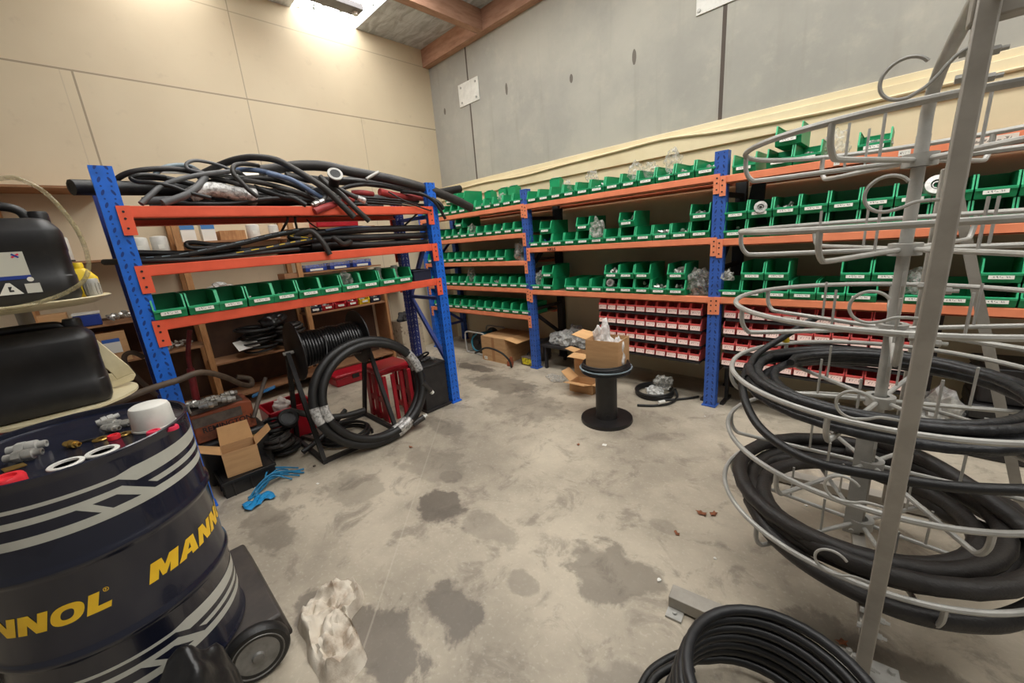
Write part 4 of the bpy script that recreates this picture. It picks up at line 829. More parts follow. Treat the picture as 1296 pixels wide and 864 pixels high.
for dx, dy in ((-.05, -.045), (.055, .05), (-.05, .05), (.055, -.045)): b.lathe([(.009, 0), (.009, .012), (0, .013)], 6, (.085 + dx, 1.40 + dy, .071))
b.build('base_plate', G, car, world=True)
b = MB(); b.bar((.045, 1.395, 1.895), (.75, 1.45, 1.905), .05, .075); b.lathe([(.014, 0), (.014, .012), (0, .014)], 8, (.085, 1.366, 1.895), (0, -1, 0)); b.build('top_arm', GP, car, bevel=.004, world=True)
b = MB(); b.bar((.12, 2.465, 1.60), (.545, 2.465, .06), .034, .012, up=(0, 1, 0)); b.build('diagonal_brace', GP, car, world=True)
b = MB(); b.tube(cr([(.06, 1.425, 1.93), (.045, 1.62, 1.925), (.022, 1.82, 1.88), (AX, AY - .01, 1.80), (AX, AY, 1.72)], 6) , .017, 12); b.tube([(AX, AY, 1.72), (AX, AY, .72)], .018, 12); b.build('pole', G, car, world=True)
b = MB(); b.bar((AX - .02, AY - .03, .74), (AX - .02, AY - .03, .22), .012, .055, up=(1, 0, 0)); b.lathe([(.008, 0), (.008, .006), (0, .006)], 8, (AX - .02, AY - .058, .25), (0, -1, 0)); b.build('flat_bar', G, car, world=True)
b = MB(); b.tube([(AX, AY, .72), (AX, AY, .2)], .015, 10); b.bar((AX, AY, .21), (.07, 1.415, .21), .04, .03); b.build('lower_arm', GP, car, world=True)
for z in (1.17, .30, 1.30, .24, .11, 1.80, 1.75):
    b = MB(); b.lathe([(.009, 0), (.009, .010), (.005, .011), (.005, .022), (0, .022)], 6, (.089, 1.392, z), (1, 0, 0)); b.build('bolt', G, car, world=True)
    b = MB(); b.lathe([(.009, 0), (.009, .010), (0, .011)], 6, (.051, 1.392, z + .01), (-1, 0, 0)); b.build('bolt', G, car, world=True)
for z in (1.30, 1.02, .70):
    b = MB(); b.prism([(0, 0), (.09, -.03), (.12, -.13), (.07, -.13), (0, -.05)], (AX + .005, AY - .11, z), (0, 1, 0), (0, 0, 1), (1, 0, 0), .008); b.build('gusset', G, car, world=True)
for k, z in enumerate(TZ):
    zb = z - .095
    bk = MB(); bk.lathe([(.026, zb - .02), (.045, zb - .02), (.045, zb + .02), (.026, zb + .02), (.026, zb - .02)], 18, (AX, AY, 0)); basket = bk.build('basket_hub', G, car, world=True)
    def sub(mb, name):
        o = mb.build(name, G, basket); o.location -= car.location + basket.location; return o
    rm = MB(); rm.tube([(AX + RR * cos(a * pi / 48), AY + RR * sin(a * pi / 48), z) for a in range(96)], .0095, 8, closed=True); sub(rm, 'rim')
    for s in range(6):
        a = radians(OFF[k] + 60 * s); d = Vector((cos(a), sin(a), 0)); c = Vector((AX, AY, 0))
        sm = MB(); sm.tube(cr([c + d * RR + Vector((0, 0, z)), c + d * (RR - .002) + Vector((0, 0, z - .05)), c + d * (RR - .022) + Vector((0, 0, zb + .008)), c + d * (RR - .06) + Vector((0, 0, zb)), c + d * .25 + Vector((0, 0, zb)), c + d * .04 + Vector((0, 0, zb))], 5), .0085, 8); sub(sm, 'spoke')
        for rr in ((.19,) if s % 2 == 0 else (.24,)):
            pm = MB(); pm.tube([c + d * rr + Vector((0, 0, zb)), c + d * rr + Vector((0, 0, zb + .15))], .0045, 6); sub(pm, 'retaining_pin')
    # wire guide eye fixed to the upright
    if k < 5: zc = z + (.045 if k == 0 else .078)
    else: zc = z + .085
    cx = -.04; R = .042; P = [(cx + R * cos(radians(t_)), 1.378 + .0004 * i, zc + R * sin(radians(t_))) for i, t_ in enumerate(range(35, 300, 15))]
    if k == 0: tail = [(cx + .045, 1.384, zc - .02), (cx + .075, 1.386, zc + .02), (cx + .10, 1.388, zc + .035)]
    else: tail = [(cx + .032, 1.384, zc - .034), (cx + .055, 1.386, zc - .024), (cx + .10, 1.388, zc - .024)]
    gm = MB(); gm.tube(cr(P + tail, 3), .0042, 7); gm.build('guide_eye', G, car, world=True)

# hoses carried by the carousel
zb3 = TZ[3] - .095 + .0085; zb5 = TZ[5] - .095 + .0085
coil('hose_coil', 'coil of medium black hose on the fourth basket of the carousel', (AX, AY, zb3), [.44, .40, .42, .38, .41, .36, .43, .35, .39, .33], .017, [0, 0, .028, .004, .03, .01, .055, .03, .06, .05], 9.0, .0155, mat('ribbed_black_hose', (30, 30, 32), .42, c2=(50, 50, 52), scale=30, bump=.3, bscale=60), 11, .014, 10, group='hose coils on the carousel')
hose('hose', 'black hose strand sagging below the fourth basket in front', [(-.44, 1.95, .86), (-.40, 1.72, .83), (-.30, 1.56, .76), (-.14, 1.455, .735), (.04, 1.44, .75), (.22, 1.47, .77), (.42, 1.60, .79), (.47, 1.8, .80)], .0155, M['rubber'], None)
hose('hose', 'black hose end rising from the fourth basket at the left rim', [(-.40, 1.80, .86), (-.42, 1.98, .90), (-.35, 2.12, .96), (-.24, 2.2, 1.05)], .014, M['rubber'], None)
coil('hose_coil', 'coil of thick black hose filling the lowest carousel basket', (AX, AY, zb5), [.45, .34, .43, .30, .44, .38], .031, [0, .0, .05, .03, .09, .075], 5.2, .030, M['rubber2'], 14, .03, 12, group='hose coils on the carousel')
hose('hose', 'thick black hose strand hanging under the front of the lowest basket', [(-.34, 1.72, .335), (-.22, 1.58, .302), (-.05, 1.505, .286), (.15, 1.50, .283), (.33, 1.6, .287), (.44, 1.75, .30)], .03, M['rubber2'], None)
hose('hose', 'thick black hose strand crossing from the hub out over the right of the lowest basket', [(.02, 2.33, .46), (.2, 2.2, .47), (.4, 1.98, .43), (.56, 1.76, .33), (.68, 1.58, .16), (.76, 1.44, .045), (.84, 1.30, .031)], .03, M['rubber2'], None)
b = MB(); b.lathe([(0, 0), (.013, 0), (.016, .008), (.012, .024), (0, .026)], 12); o = b.build('yellow_plug', M['yellow']); o.location = (-.335, 2.14, .938); o.rotation_euler = (0, 0, 0); tag(o, 'small yellow cap on the hose end at the carousel rim', 'cap')

# black hose coil in the front
def front_coil():
    b = MB(); pts = []; n = 36; c = Vector((-.15, .985, 0)); turns = 7.4
    for i in range(int(turns * n)):
        t = i / n; a = 2 * pi * t + 2.6; R = .243 + .008 * sin(3 * a * .37) - .010 * (t < 1) ; z = .0165 + t * .0335
        pts.append(Vector((c.x + R * cos(a) + .010 * t, c.y + R * sin(a) * 1.02 + .006 * t, z)))
    last = pts[-1]
    b.tube(pts, .0163, 10); return b.build('hose_coil', mat('smooth_black_hose', (28, 28, 29), .44, c2=(38, 38, 40), scale=10))
tag(front_coil(), 'neatly stacked coil of black hose on the floor in front of the carousel', 'hose')
hose('hose', 'loose turn of black hose spilling left of the stacked front coil', [(-.30, .74, .016), (-.42, .84, .016), (-.455, .98, .016), (-.41, 1.11, .016), (-.36, 1.17, .016)], .014, M['rubber'], None)
hose('hose', 'second loose turn of black hose at the left foot of the front coil', [(-.28, .72, .045), (-.385, .83, .045), (-.425, .96, .045), (-.385, 1.07, .046), (-.37, 1.12, .047)], .014, M['rubber'], None)
# ================================================================== DRUM ON ITS DOLLY, AND THE CAN STAND BEHIND IT
DX, DY, DR = -1.81, -.18, .2925; DZ0, DZ1 = .16, 1.01
drum = thing('oil_drum', 'dark navy steel oil drum with yellow lettering and grey bands, bottom left', 'drum', (DX, DY, DZ0))
M['navy'] = mat('glossy_navy_drum_paint', (24, 27, 43), .25, c2=(29, 32, 48), scale=3, coat=.4)
M['silver'] = mat('grey_band_paint', (196, 196, 186), .4, c2=(184, 184, 174), scale=8)
M['gold'] = mat('yellow_lettering_paint', (255, 208, 46), .4, c2=(246, 196, 40), scale=8)
H_ = DZ1 - DZ0
def hoop(z): return [(DR, z - .022), (DR + .004, z - .012), (DR + .009, z - .004), (DR + .009, z + .004), (DR + .004, z + .012), (DR, z + .022)]
prof = [(0, .008), (DR - .012, .008), (DR - .006, 0), (DR + .004, 0), (DR + .006, .008), (DR + .002, .016), (DR, .02)] + hoop(.46 - DZ0) + hoop(.735 - DZ0) + [(DR, H_ - .03), (DR, H_ - .018), (DR + .005, H_ - .010), (DR + .005, H_ - .002), (DR, H_), (DR - .006, H_ - .002), (DR - .008, H_ - .018), (DR - .012, H_ - .02), (0, H_ - .02)]
b = MB(); b.lathe(prof, 96); b.build('shell', M['navy'], drum)
def wrap(polys, name, m, lift=.0008):
    bm = bmesh.new()
    for poly in polys:
        vs = [bm.verts.new((a, z, 0)) for a, z in poly]; bm.faces.new(vs)
    bmesh.ops.triangulate(bm, faces=bm.faces[:])
    lo = min(v.co.x for v in bm.verts); hi = max(v.co.x for v in bm.verts); x = lo + 2
    while x < hi:
        bmesh.ops.bisect_plane(bm, geom=bm.verts[:] + bm.edges[:] + bm.faces[:], plane_co=(x, 0, 0), plane_no=(1, 0, 0)); x += 2
    bmesh.ops.remove_doubles(bm, verts=bm.verts, dist=1e-5)
    for v in bm.verts:
        a = radians(v.co.x); z = v.co.y; v.co = ((DR + lift) * cos(a), (DR + lift) * sin(a), z - DZ0)
    bmesh.ops.recalc_face_normals(bm, faces=bm.faces)
    for f in bm.faces:
        c = f.calc_center_median()
        if f.normal.x * c.x + f.normal.y * c.y < 0: f.normal_flip()
    me = bpy.data.meshes.new(name); bm.to_mesh(me); bm.free(); me.materials.append(m)
    o = bpy.data.objects.new(name, me); COL.objects.link(o); o.parent = drum; return o
for dz, nm in ((0, 'grey_band'), (-.559, 'grey_band')):
    P = []
    for r0 in (0, 180):
        base = [[(-90, .944), (17, .937), (25, .945), (90, .946), (90, .908), (24.9, .901), (17.8, .926), (-90, .933)],
                [(29.7, .882), (90, .889), (90, .869), (34, .866)],
                [(-90, .908), (18.3, .904), (15.3, .886), (-90, .889)],
                [(15.3, .886), (18.3, .904), (32, .8521), (24.8, .8521)],
                [(-.7, .887), (5.3, .887), (12.4, .8521), (7.8, .8521)],
                [(-90, .858), (7.8, .853), (32, .852), (90, .849), (90, .823), (-90, .832)]]
        P += [[(a + r0, z + dz) for a, z in q] for q in base]
    wrap(P, nm, M['silver'])
# lettering, heavy italic capitals
GL = {'M': (15.4, [[(0, 0), (0, 1), (.36, 1), (.5, .56), (.64, 1), (1, 1), (1, 0), (.70, 0), (.70, .5), (.57, .06), (.43, .06), (.30, .5), (.30, 0)]]),
      'A': (13, [[(0, 0), (.34, 1), (.66, 1), (1, 0), (.73, 0), (.675, .19), (.325, .19), (.27, 0)], [(.385, .38), (.615, .38), (.5, .76)]]),
      'N': (12.6, [[(0, 0), (0, 1), (.36, 1), (.67, .5), (.67, 1), (1, 1), (1, 0), (.64, 0), (.33, .5), (.33, 0)]]),
      'L': (9.8, [[(0, 0), (0, 1), (.44, 1), (.44, .30), (1, .30), (1, 0)]]),
      'O': (13.4, 'O')}
def ell(cx, cy, rx, ry, n=28): return [(cx + rx * math.copysign(abs(cos(t)) ** .82, cos(t)), cy + ry * math.copysign(abs(sin(t)) ** .82, sin(t))) for t in [2 * pi * i / n for i in range(n)]]
def word(start, z0, h):
    a = start
    for ch in 'MANNOL':
        w, g = GL[ch]; sh = 3.4
        f = lambda p: (a + p[0] * w + p[1] * sh, z0 + p[1] * h)
        if ch == 'O':
            o_, i_ = ell(.5, .5, .5, .51), ell(.5, .5, .20, .25); n = len(o_)
            P = [[f(o_[k]), f(o_[(k + 1) % n]), f(i_[(k + 1) % n]), f(i_[k])] for k in range(n)]
        elif ch == 'A':
            q = lambda *pp: [f(p) for p in pp]
            P = [q((-.03, 0), (.28, 1), (.5, 1), (.5, .72), (.42, .40), (.37, .18), (.33, 0)), q((.5, 1), (.72, 1), (1.03, 0), (.67, 0), (.63, .18), (.58, .40), (.5, .72)), q((.37, .18), (.42, .40), (.58, .40), (.63, .18))]
        else: P = [[f(p) for p in poly] for poly in g]
        wrap(P, 'letter', M['gold']); a += w + 1.2
for s0 in (14.6, -84.6, 113.8): word(s0, .571, .060)
rg = ell(0, 0, 1.15, .0065, 20); ri = ell(0, 0, .9, .0051, 20)
wrap([[(rg[k][0] - 1.4, rg[k][1] + .629), (rg[(k + 1) % 20][0] - 1.4, rg[(k + 1) % 20][1] + .629), (ri[(k + 1) % 20][0] - 1.4, ri[(k + 1) % 20][1] + .629), (ri[k][0] - 1.4, ri[k][1] + .629)] for k in range(20)] + [[(-1.8, .626), (-1.8, .632), (-1.55, .632), (-1.55, .626)], [(-1.55, .632), (-1.1, .632), (-1.1, .6295), (-1.55, .6295)], [(-1.4, .6295), (-1.2, .6295), (-1.0, .626), (-1.2, .626)]], 'registered_mark', M['gold'])
# dolly
dl = thing('drum_dolly', 'low black plastic dolly with grey wheels carrying the oil drum', 'dolly', (-1.84, -.17, 0))
b = MB()
def slab(x0, x1, y0, y1, z0, z1, inset):
    lo = [(x0, y0, z0), (x1, y0, z0), (x1, y1, z0), (x0, y1, z0)]; hi = [(x0 + inset, y0 + inset, z1), (x1 - inset, y0 + inset, z1), (x1 - inset, y1 - inset, z1), (x0 + inset, y1 - inset, z1)]
    b.add(lo + hi, [(3, 2, 1, 0), (4, 5, 6, 7), (0, 1, 5, 4), (1, 2, 6, 5), (2, 3, 7, 6), (3, 0, 4, 7)])
slab(-2.19, -1.565, -.53, .215, .05, .155, .02)
M['dollyplastic'] = mat('scuffed_grey_black_plastic', (58, 53, 50), .55, c2=(74, 67, 61), scale=7)
b.build('deck', M['dollyplastic'], dl, bevel=.01, world=True)
for x, y in ((-1.533, .088), (-1.533, -.42), (-2.10, .10), (-2.10, -.46)):
    front = x > -1.6; R = .106 if front else .04
    ax = Vector((1, -.12, 0)).normalized() if front else Vector((0, 1, 0)); c = Vector((x, y, R + .001))
    b = MB(); b.lathe([(R * .55, -.024), (R * .93, -.024), (R, -.014), (R, .014), (R * .93, .024), (R * .82, .026), (R * .55, .02), (R * .55, -.024)], 36, c, ax); w = b.build('tyre', M['rubber'], dl, world=True)
    b = MB(); b.lathe([(0, -.02), (R * .80, -.022), (R * .83, .022), (R * .79, .028), (R * .75, .024), (R * .70, .022), (R * .2, .026), (R * .16, .034), (0, .036)], 36, c, ax); o = b.build('hub', mat('grey_wheel_hub_%d' % (x * -100 + y * 10), (138, 136, 132), .45, .2, c2=(108, 106, 102), scale=14), w); o.location -= dl.location + w.location
    if front: b = MB(); b.bar(c - ax * .055, c - ax * .02, .03, .03); b.build('axle', M['blackmat'], dl, world=True)
# on the drum lid (z .99)
LZ = DZ1 - .0195
t = thing('filter_cup', 'white plastic cup-shaped cap upside down on the drum lid by the rim', 'cap', (-1.722, .020, LZ))
b = MB(); b.lathe([(.055, 0), (.0555, .004), (.053, .066), (.049, .076), (.040, .081), (0, .082)], 36); b.build('shell', M['white'], t)
b = MB(); b.lathe([(.0555, .0), (.058, .001), (.058, .006), (.0555, .007)], 36); b.build('rim', M['white'], t)
M['redcap'] = mat('bright_red_plastic', (222, 44, 56), .35); M['pinkcap'] = mat('pink_red_plastic', (226, 52, 84), .35)
def cap(p, r, h, m, label, name='plug_cap'):
    b = MB(); b.lathe([(r, 0), (r, h * .7), (r * .9, h), (r * .6, h), (r * .55, h * .7), (0, h * .7)], 20); o = b.build(name, m); o.location = (p[0], p[1], p[2]); return tag(o, label, 'cap')
cap((-1.643, .012, LZ), .019, .012, M['pinkcap'], 'left of two pinkish red caps in front of the white cap on the drum')
cap((-1.634, .055, LZ), .019, .012, M['pinkcap'], 'right of two pinkish red caps in front of the white cap on the drum')
cap((-1.58, -.28, LZ), .036, .024, M['redcap'], 'large red cap at the near left of the drum lid')
cap(tuple(on_z(145, 555, LZ)), .016, .014, M['redcap'], 'small red cap beside the silver fittings on the drum')
for (u, v), lab in (((130, 572), 'right of two flat white rings on the drum lid'), ((84, 588), 'left of two flat white rings on the drum lid')):
    p = on_z(u, v, LZ); b = MB(); b.lathe([(.026, 0), (.037, 0), (.038, .004), (.036, .006), (.027, .006), (.026, 0)], 28); o = b.build('sealing_ring', M['white']); o.location = p; tag(o, lab, 'ring', 'white rings on the drum')
def fitting(p, d, k, m, label, nut=True):
    t = thing('hose_fitting', label, 'fitting', p); d = Vector(d).normalized()
    c = Vector((0, 0, .013 * k)); b = MB(); b.lathe([(.005 * k, 0), (.009 * k, .001), (.009 * k, .03 * k), (.012 * k, .031 * k), (.012 * k, .046 * k), (.008 * k, .047 * k), (.008 * k, .06 * k), (.005 * k, .061 * k), (.005 * k, .05 * k), (0, .05 * k)], 14, c, d); b.build('stem', m, t)
    b = MB(); b.lathe([(.010 * k, .014 * k), (.0135 * k, .015 * k), (.0135 * k, .028 * k), (.010 * k, .029 * k)], 6, c, d); b.build('hex_nut', m, t); return t
for (u, v), d, k, m, lab in (((128, 541), (.5, .7, 0), 1.0, 'steel', 'rear silver fitting of the cluster in the middle of the drum lid'), ((132, 546), (.7, .5, 0), 1.05, 'steel', 'front silver fitting of the cluster in the middle of the drum lid'), ((142, 543), (.4, .9, 0), 1.0, 'steel', 'right silver fitting of the cluster in the middle of the drum lid'),
        ((123, 540), (-.1, .9, .1), 1.0, 'galv', 'left silver fitting of the cluster in the middle of the drum lid'), ((84, 566), (.6, .4, .0), .9, 'brass', 'small brass and steel fitting alone on the drum lid'), ((12, 578), (.3, .9, .0), 1.4, 'galv', 'upper long silver fitting at the far left of the drum lid'), ((8, 588), (.3, .9, 0), 1.3, 'steel', 'lower long silver fitting at the far left of the drum lid')):
    fitting(on_z(u, v, LZ), d, k, M[m], lab)
for (u, v), lab in (((128, 556), 'left brass washer lying below the silver fittings on the drum'), ((157, 550), 'right brass disc lying beside the small red cap on the drum')):
    b = MB(); b.lathe([(.008, 0), (.02, 0), (.021, .003), (.019, .005), (.008, .005), (.008, 0)], 18); o = b.build('washer', M['brass']); o.location = on_z(u, v, LZ); tag(o, lab, 'washer')
b = MB(); b.tube([(0, -.03, .004), (0, .0, .004), (.004, .03, .006)], .0035, 8); o = b.build('pin', M['blackmat']); o.location = on_z(106, 560, LZ); o.rotation_euler = (0, 0, -.3); tag(o, 'thin dark pin lying between the fittings on the drum', 'pin')
b = MB(); b.prism([(-.02, 0), (.02, 0), (.03, .03), (-.01, .035)], (0, 0, 0), (0, 1, 0), (1, 0, 0), (0, 0, -1), .003); o = b.build('brass_plate', M['brass']); o.location = on_z(18, 592, LZ + .003); tag(o, 'small brass plate near the large red cap on the drum', 'plate')
# black bag in front of the drum
bag((-1.36, -.085, .001), (.26, .28, .47), 'black plastic bag on the floor in front of the drum', 95, M['blackfilm'], .3, .3, spikes=.1)
# ------------------------------------------------------------------ can stand
st = thing('tray_stand', 'cream two-tray stand behind the drum holding black jerrycans', 'stand', (-2.64, -.265, 0))
b = MB(); b.lathe([(.2, 0), (.2, .02), (.03, .04), (.026, 1.36), (.026, 1.37)], 20, (-.20, 0, 0)); b.build('post', M['galvpaint'], st)
b = MB(); b.lathe([(0, 1.372), (.24, 1.372), (.27, 1.385), (.292, 1.392), (.298, 1.400), (.29, 1.404), (.26, 1.395), (0, 1.393)], 48); b.build('upper_tray', M['cream'], st)
b = MB(); b.lathe([(.028, .925), (.24, .925), (.285, .94), (.285, .95), (.26, .946), (.028, .944), (.028, .925)], 48); b.build('lower_tray', M['cream'], st)
b = MB()  # upright moulded side plate with cut-outs
out = [(-.02, .95), (.18, .95), (.275, .965), (.29, .99), (.275, 1.04), (.20, 1.19), (.17, 1.22), (-.02, 1.22)]
b.prism([(-.02, .95), (.08, .95), (.08, 1.22), (-.02, 1.22)], (-.068, 0, 0), (0, 1, 0), (0, 0, 1), (1, 0, 0), .014)
b.prism([(.08, .95), (.18, .95), (.275, .965), (.29, .99), (.275, 1.0), (.22, .985), (.08, .985)], (-.068, 0, 0), (0, 1, 0), (0, 0, 1), (1, 0, 0), .014)
b.prism([(.08, 1.22), (.08, 1.13), (.17, 1.11), (.21, 1.02), (.22, .985), (.275, 1.0), (.29, .99), (.275, 1.04), (.20, 1.19), (.17, 1.22)], (-.068, 0, 0), (0, 1, 0), (0, 0, 1), (1, 0, 0), .014)
b.prism([(.08, .985), (.22, .985), (.21, 1.02), (.15, 1.03), (.08, 1.09)], (-.068, 0, 0), (0, 1, 0), (0, 0, 1), (1, 0, 0), .014); b.build('side_plate', M['cream'], st, bevel=.003)
def rr(w, d, r, n=5):
    P = []
    for cx, cy, a0 in ((w / 2 - r, d / 2 - r, 0), (-w / 2 + r, d / 2 - r, 90), (-w / 2 + r, -d / 2 + r, 180), (w / 2 - r, -d / 2 + r, 270)):
        for k in range(n): a = radians(a0 + 90 * k / (n - 1)); P.append((cx + r * cos(a), cy + r * sin(a)))
    return P
def loft(mb, secs, mi=0):
    n = len(secs[0][0]); vs = [(x, y, z) for P, z in secs for x, y in P]; m_ = len(secs)
    fs = [(i * n + k, i * n + (k + 1) % n, (i + 1) * n + (k + 1) % n, (i + 1) * n + k) for i in range(m_ - 1) for k in range(n)] + [tuple(range(n - 1, -1, -1)), tuple((m_ - 1) * n + k for k in range(n))]
    mb.add(vs, fs, mi)
def jerrycan(loc, label, rz, dx, dy, h, labels):
    hh = .05 if labels else .012
    t = thing('jerrycan', label, 'jerrycan', loc, rz, 'black jerrycans on the cream stand')
    b = MB(); loft(b, [(rr(dx * .92, dy * .94, .04), 0), (rr(dx * .99, dy * .99, .05), .02), (rr(dx, dy, .05), .10), (rr(dx * .975, dy * .985, .05), .105), (rr(dx * .975, dy * .985, .05), h * .60), (rr(dx, dy, .05), h * .62), (rr(dx, dy, .05), h * .84), (rr(dx * .97, dy * .97, .05), h * .88), (rr(dx * .70, dy * .86, .05), h * .97), (rr(dx * .55, dy * .78, .04), h)]); b.build('body', M['black'], t)
    b = MB(); b.tube(cr([(0, -dy * .30, h - .01), (0, -dy * .29, h + hh * .7), (0, -dy * .15, h + hh), (0, dy * .12, h + hh), (0, dy * .24, h + hh * .6), (0, dy * .27, h - .01)], 5), .017, 10); b.build('handle', M['black'], t)
    b = MB(); b.lathe([(.03, h * .95), (.03, h + .02), (.026, h + .03), (0, h + .03)], 18, (0, dy * .36, 0)); b.build('screw_cap', M['black'], t)
    if labels:
        x = dx / 2 * .975 + .004; f = lambda y0, y1, z0, z1: ((x, (y0 + y1) / 2, (z0 + z1) / 2), (.002, y1 - y0, z1 - z0))
        b = MB(); b.box(*f(-.14, .06, .115, .205)); b.build('paper_label', label_mat('can_label', (206, 204, 190), (150, 148, 140), 50, 120, .5), t)
        b = MB(); b.box((x + .0002, -.04, .108), (.002, .20, .014)); b.build('label_stripe', M['blueplastic'], t)
        b = MB(); b.prism([(-.036, .045), (.026, .045), (.0, .09), (-.01, .09)], (x, 0, 0), (0, 1, 0), (0, 0, 1), (1, 0, 0), .002); b.prism([(-.008, .055), (.004, .055), (.004, .062), (-.004, .062), (.002, .075), (-.008, .075)], (x + .0021, 0, 0), (0, 1, 0), (0, 0, 1), (1, 0, 0), .0006, 1); b.build('hazard_triangle', [M['paperwhite'], M['ink']], t)
        b = MB(); b.box(*f(.035, .075, .045, .082)); b.build('small_label', label_mat('can_small_label', (206, 204, 196), (110, 108, 104), 60, 160, .5), t)
        b = MB(); b.lathe([(0, 0), (.009, 0), (.009, .002), (0, .002)], 16, (x, .055, .098), (1, 0, 0)); b.build('round_mark', M['paperwhite'], t)
        M_a = M['rubred']; b = MB(); b.bar((x + .0012, .028, .184), (x + .0012, .048, .196), .006, .001, up=(1, 0, 0)); b.build('printed_mark', M['pinkcap'], t)
        b = MB(); b.bar((x + .0014, .030, .197), (x + .0014, .046, .183), .006, .001, up=(1, 0, 0)); b.build('printed_mark', M['blueplastic'], t)
    return t
jerrycan((-2.60, -.235, 1.3965), 'labelled black jerrycan on the upper tray of the cream stand', 0, .25, .36, .335, True)
jerrycan((-2.56, -.25, .9515), 'plain dusty black jerrycan on the lower tray of the cream stand', 0, .24, .37, .335, False)
t = thing('plastic_bottle', 'yellow plastic bottle behind the labelled jerrycan on the upper tray', 'bottle', (-2.735, -.045, 1.395))
b = MB(); loft(b, [(rr(.07, .10, .02), 0), (rr(.074, .104, .02), .01), (rr(.074, .104, .02), .085), (rr(.05, .05, .02), .125), (rr(.03, .03, .012), .13)]); b.build('body', M['yellow'], t)
b = MB(); b.lathe([(.018, .13), (.018, .15), (.015, .155), (0, .155)], 14); b.build('cap', M['yellow'], t)
t = thing('oil_filter', 'small grey ribbed canister beside the yellow bottle on the upper tray', 'canister', (-2.625, -.022, 1.395))
b = MB(); b.lathe([(.024, 0), (.027, .004), (.027, .07), (.024, .08), (0, .08)], 16); b.build('body', M['galv'], t)
b = MB(); 
for k in range(12): b.box((.027 * cos(k * .5236), .027 * sin(k * .5236), .035), (.004, .004, .05), (0, 0, k * .5236))
b.build('ribs', M['galvpaint'], t)
hose('tube', 'yellowed clear plastic tube looped in front of the labelled jerrycan', [on_x(u, v, x) for u, v, x in ((-60, 262, -2.42), (-40, 235, -2.40), (0, 226, -2.40), (25, 227, -2.39), (60, 246, -2.38), (95, 287, -2.37), (111, 325, -2.37), (108, 352, -2.36), (82, 371, -2.36), (40, 385, -2.35), (0, 391, -2.34), (-50, 388, -2.34), (-85, 370, -2.36))], .008, M['clearhose'], None, hollow=False)
t = thing('red_machine', 'dark red machine part standing left of the lower jerrycan', 'machine', (-3.15, -.78, 0))
b = MB(); b.box((0, 0, .52), (.34, .5, 1.04)); b.build('body', M['darkred'], t, bevel=.02)
b = MB(); b.lathe([(.06, 0), (.06, .02), (.02, .03), (0, .03)], 16, (.17, .16, .92), (1, 0, 0)); b.build('knob', M['blackmat'], t)
t = thing('filler_pallet', 'added dark slats standing in for shade left of the drum', 'filler_pallet', (-2.56, -.86, 0))  # dark filler added where the floor left of the drum lies in shadow
M['darkwood'] = mat('dark_filler_timber', (70, 54, 42), .75, c2=(48, 38, 32), scale=6, stretch=(1, 6, 6))
for k in range(4): b = MB(); b.box((0, -.2 + k * .135, .11), (.72, .11, .02)); b.build('deck_board', M['darkwood'], t)
for k in (-.3, 0, .3): b = MB(); b.box((k, 0, .05), (.07, .52, .10)); b.build('bearer', M['darkwood'], t)
# rag beside the dolly
def rag():
    out = [(-.11, .13), (-.02, .16), (.06, .14), (.1, .04), (.06, -.03), (.09, -.1), (.16, -.22), (.12, -.3), (.03, -.29), (-.06, -.2), (-.1, -.1), (-.16, -.02), (-.15, .07)]
    n = 40; m_ = 26; P = cr([(x, y, 0) for x, y in out], 4, True); n = len(P); vs = []; 
    for j in range(m_ + 1):
        f = 1 - j / m_ * .985
        for k in range(n):
            p = P[k] * f + Vector((0, .0, 0)); q = Vector((p.x * 11, p.y * 11, .7)); r = Vector((p.x * 26 + 3, p.y * 26, 1.7))
            fold = abs(noise.noise(q)) * .085 + abs(noise.noise(r)) * .05 + abs(noise.noise(r * 2.1)) * .012 + noise.noise(r * 1.9) * .006
            edge = min(1, j / 4); z = .003 + edge * (.012 + fold) ; p = p + Vector((noise.noise(q + Vector((9, 0, 0))) * .014, noise.noise(q + Vector((0, 9, 0))) * .014, 0)); p.z = z; vs.append(p)
    b = MB(); b.add(vs, [(j * n + k, j * n + (k + 1) % n, (j + 1) * n + (k + 1) % n, (j + 1) * n + k) for j in range(m_) for k in range(n)] + [tuple(m_ * n + k for k in range(n)), tuple(range(n - 1, -1, -1))])
    return b.build('rag', M['rag'], angle=60)
o = rag(); o.location = (-1.50, .335, .001); o.rotation_euler = (0, 0, radians(52)); tag(o, 'crumpled stained white rag on the floor beside the dolly wheel', 'rag')
# ================================================================== UNDER THE HOSE RACK
# reel on an A-frame
rf = thing('cable_reel_stand', 'black steel A-frame with a reel of black cable under the hose rack', 'reel', (-3.2, 1.15, 0))
ZA = .81; XA = -3.2
def sq(name, a, c, w=.03): b = MB(); b.bar(a, c, w, w); return b.build(name, M['blackmat'], rf, world=True)
for y in (.85, 1.45):
    sq('leg', (XA, y, ZA), (-2.90, y, .02)); sq('leg', (XA, y, ZA), (-3.47, y, .02)); sq('base_rail', (-2.88, y, .016), (-3.49, y, .016))
sq('base_rail', (-2.90, .85, .016), (-2.90, 1.45, .016)); sq('base_rail', (-3.47, .85, .016), (-3.47, 1.45, .016))
b = MB(); b.tube([(XA, .82, ZA), (XA, 1.48, ZA)], .014, 10); b.build('axle', M['galv'], rf, world=True)
for y in (.90, 1.395):
    b = MB(); b.lathe([(.03, -.008), (.215, -.008), (.225, -.004), (.225, .004), (.215, .008), (.03, .008), (.03, -.008)], 44, (XA, y, ZA), (0, 1, 0)); b.build('flange', M['black'], rf, world=True)
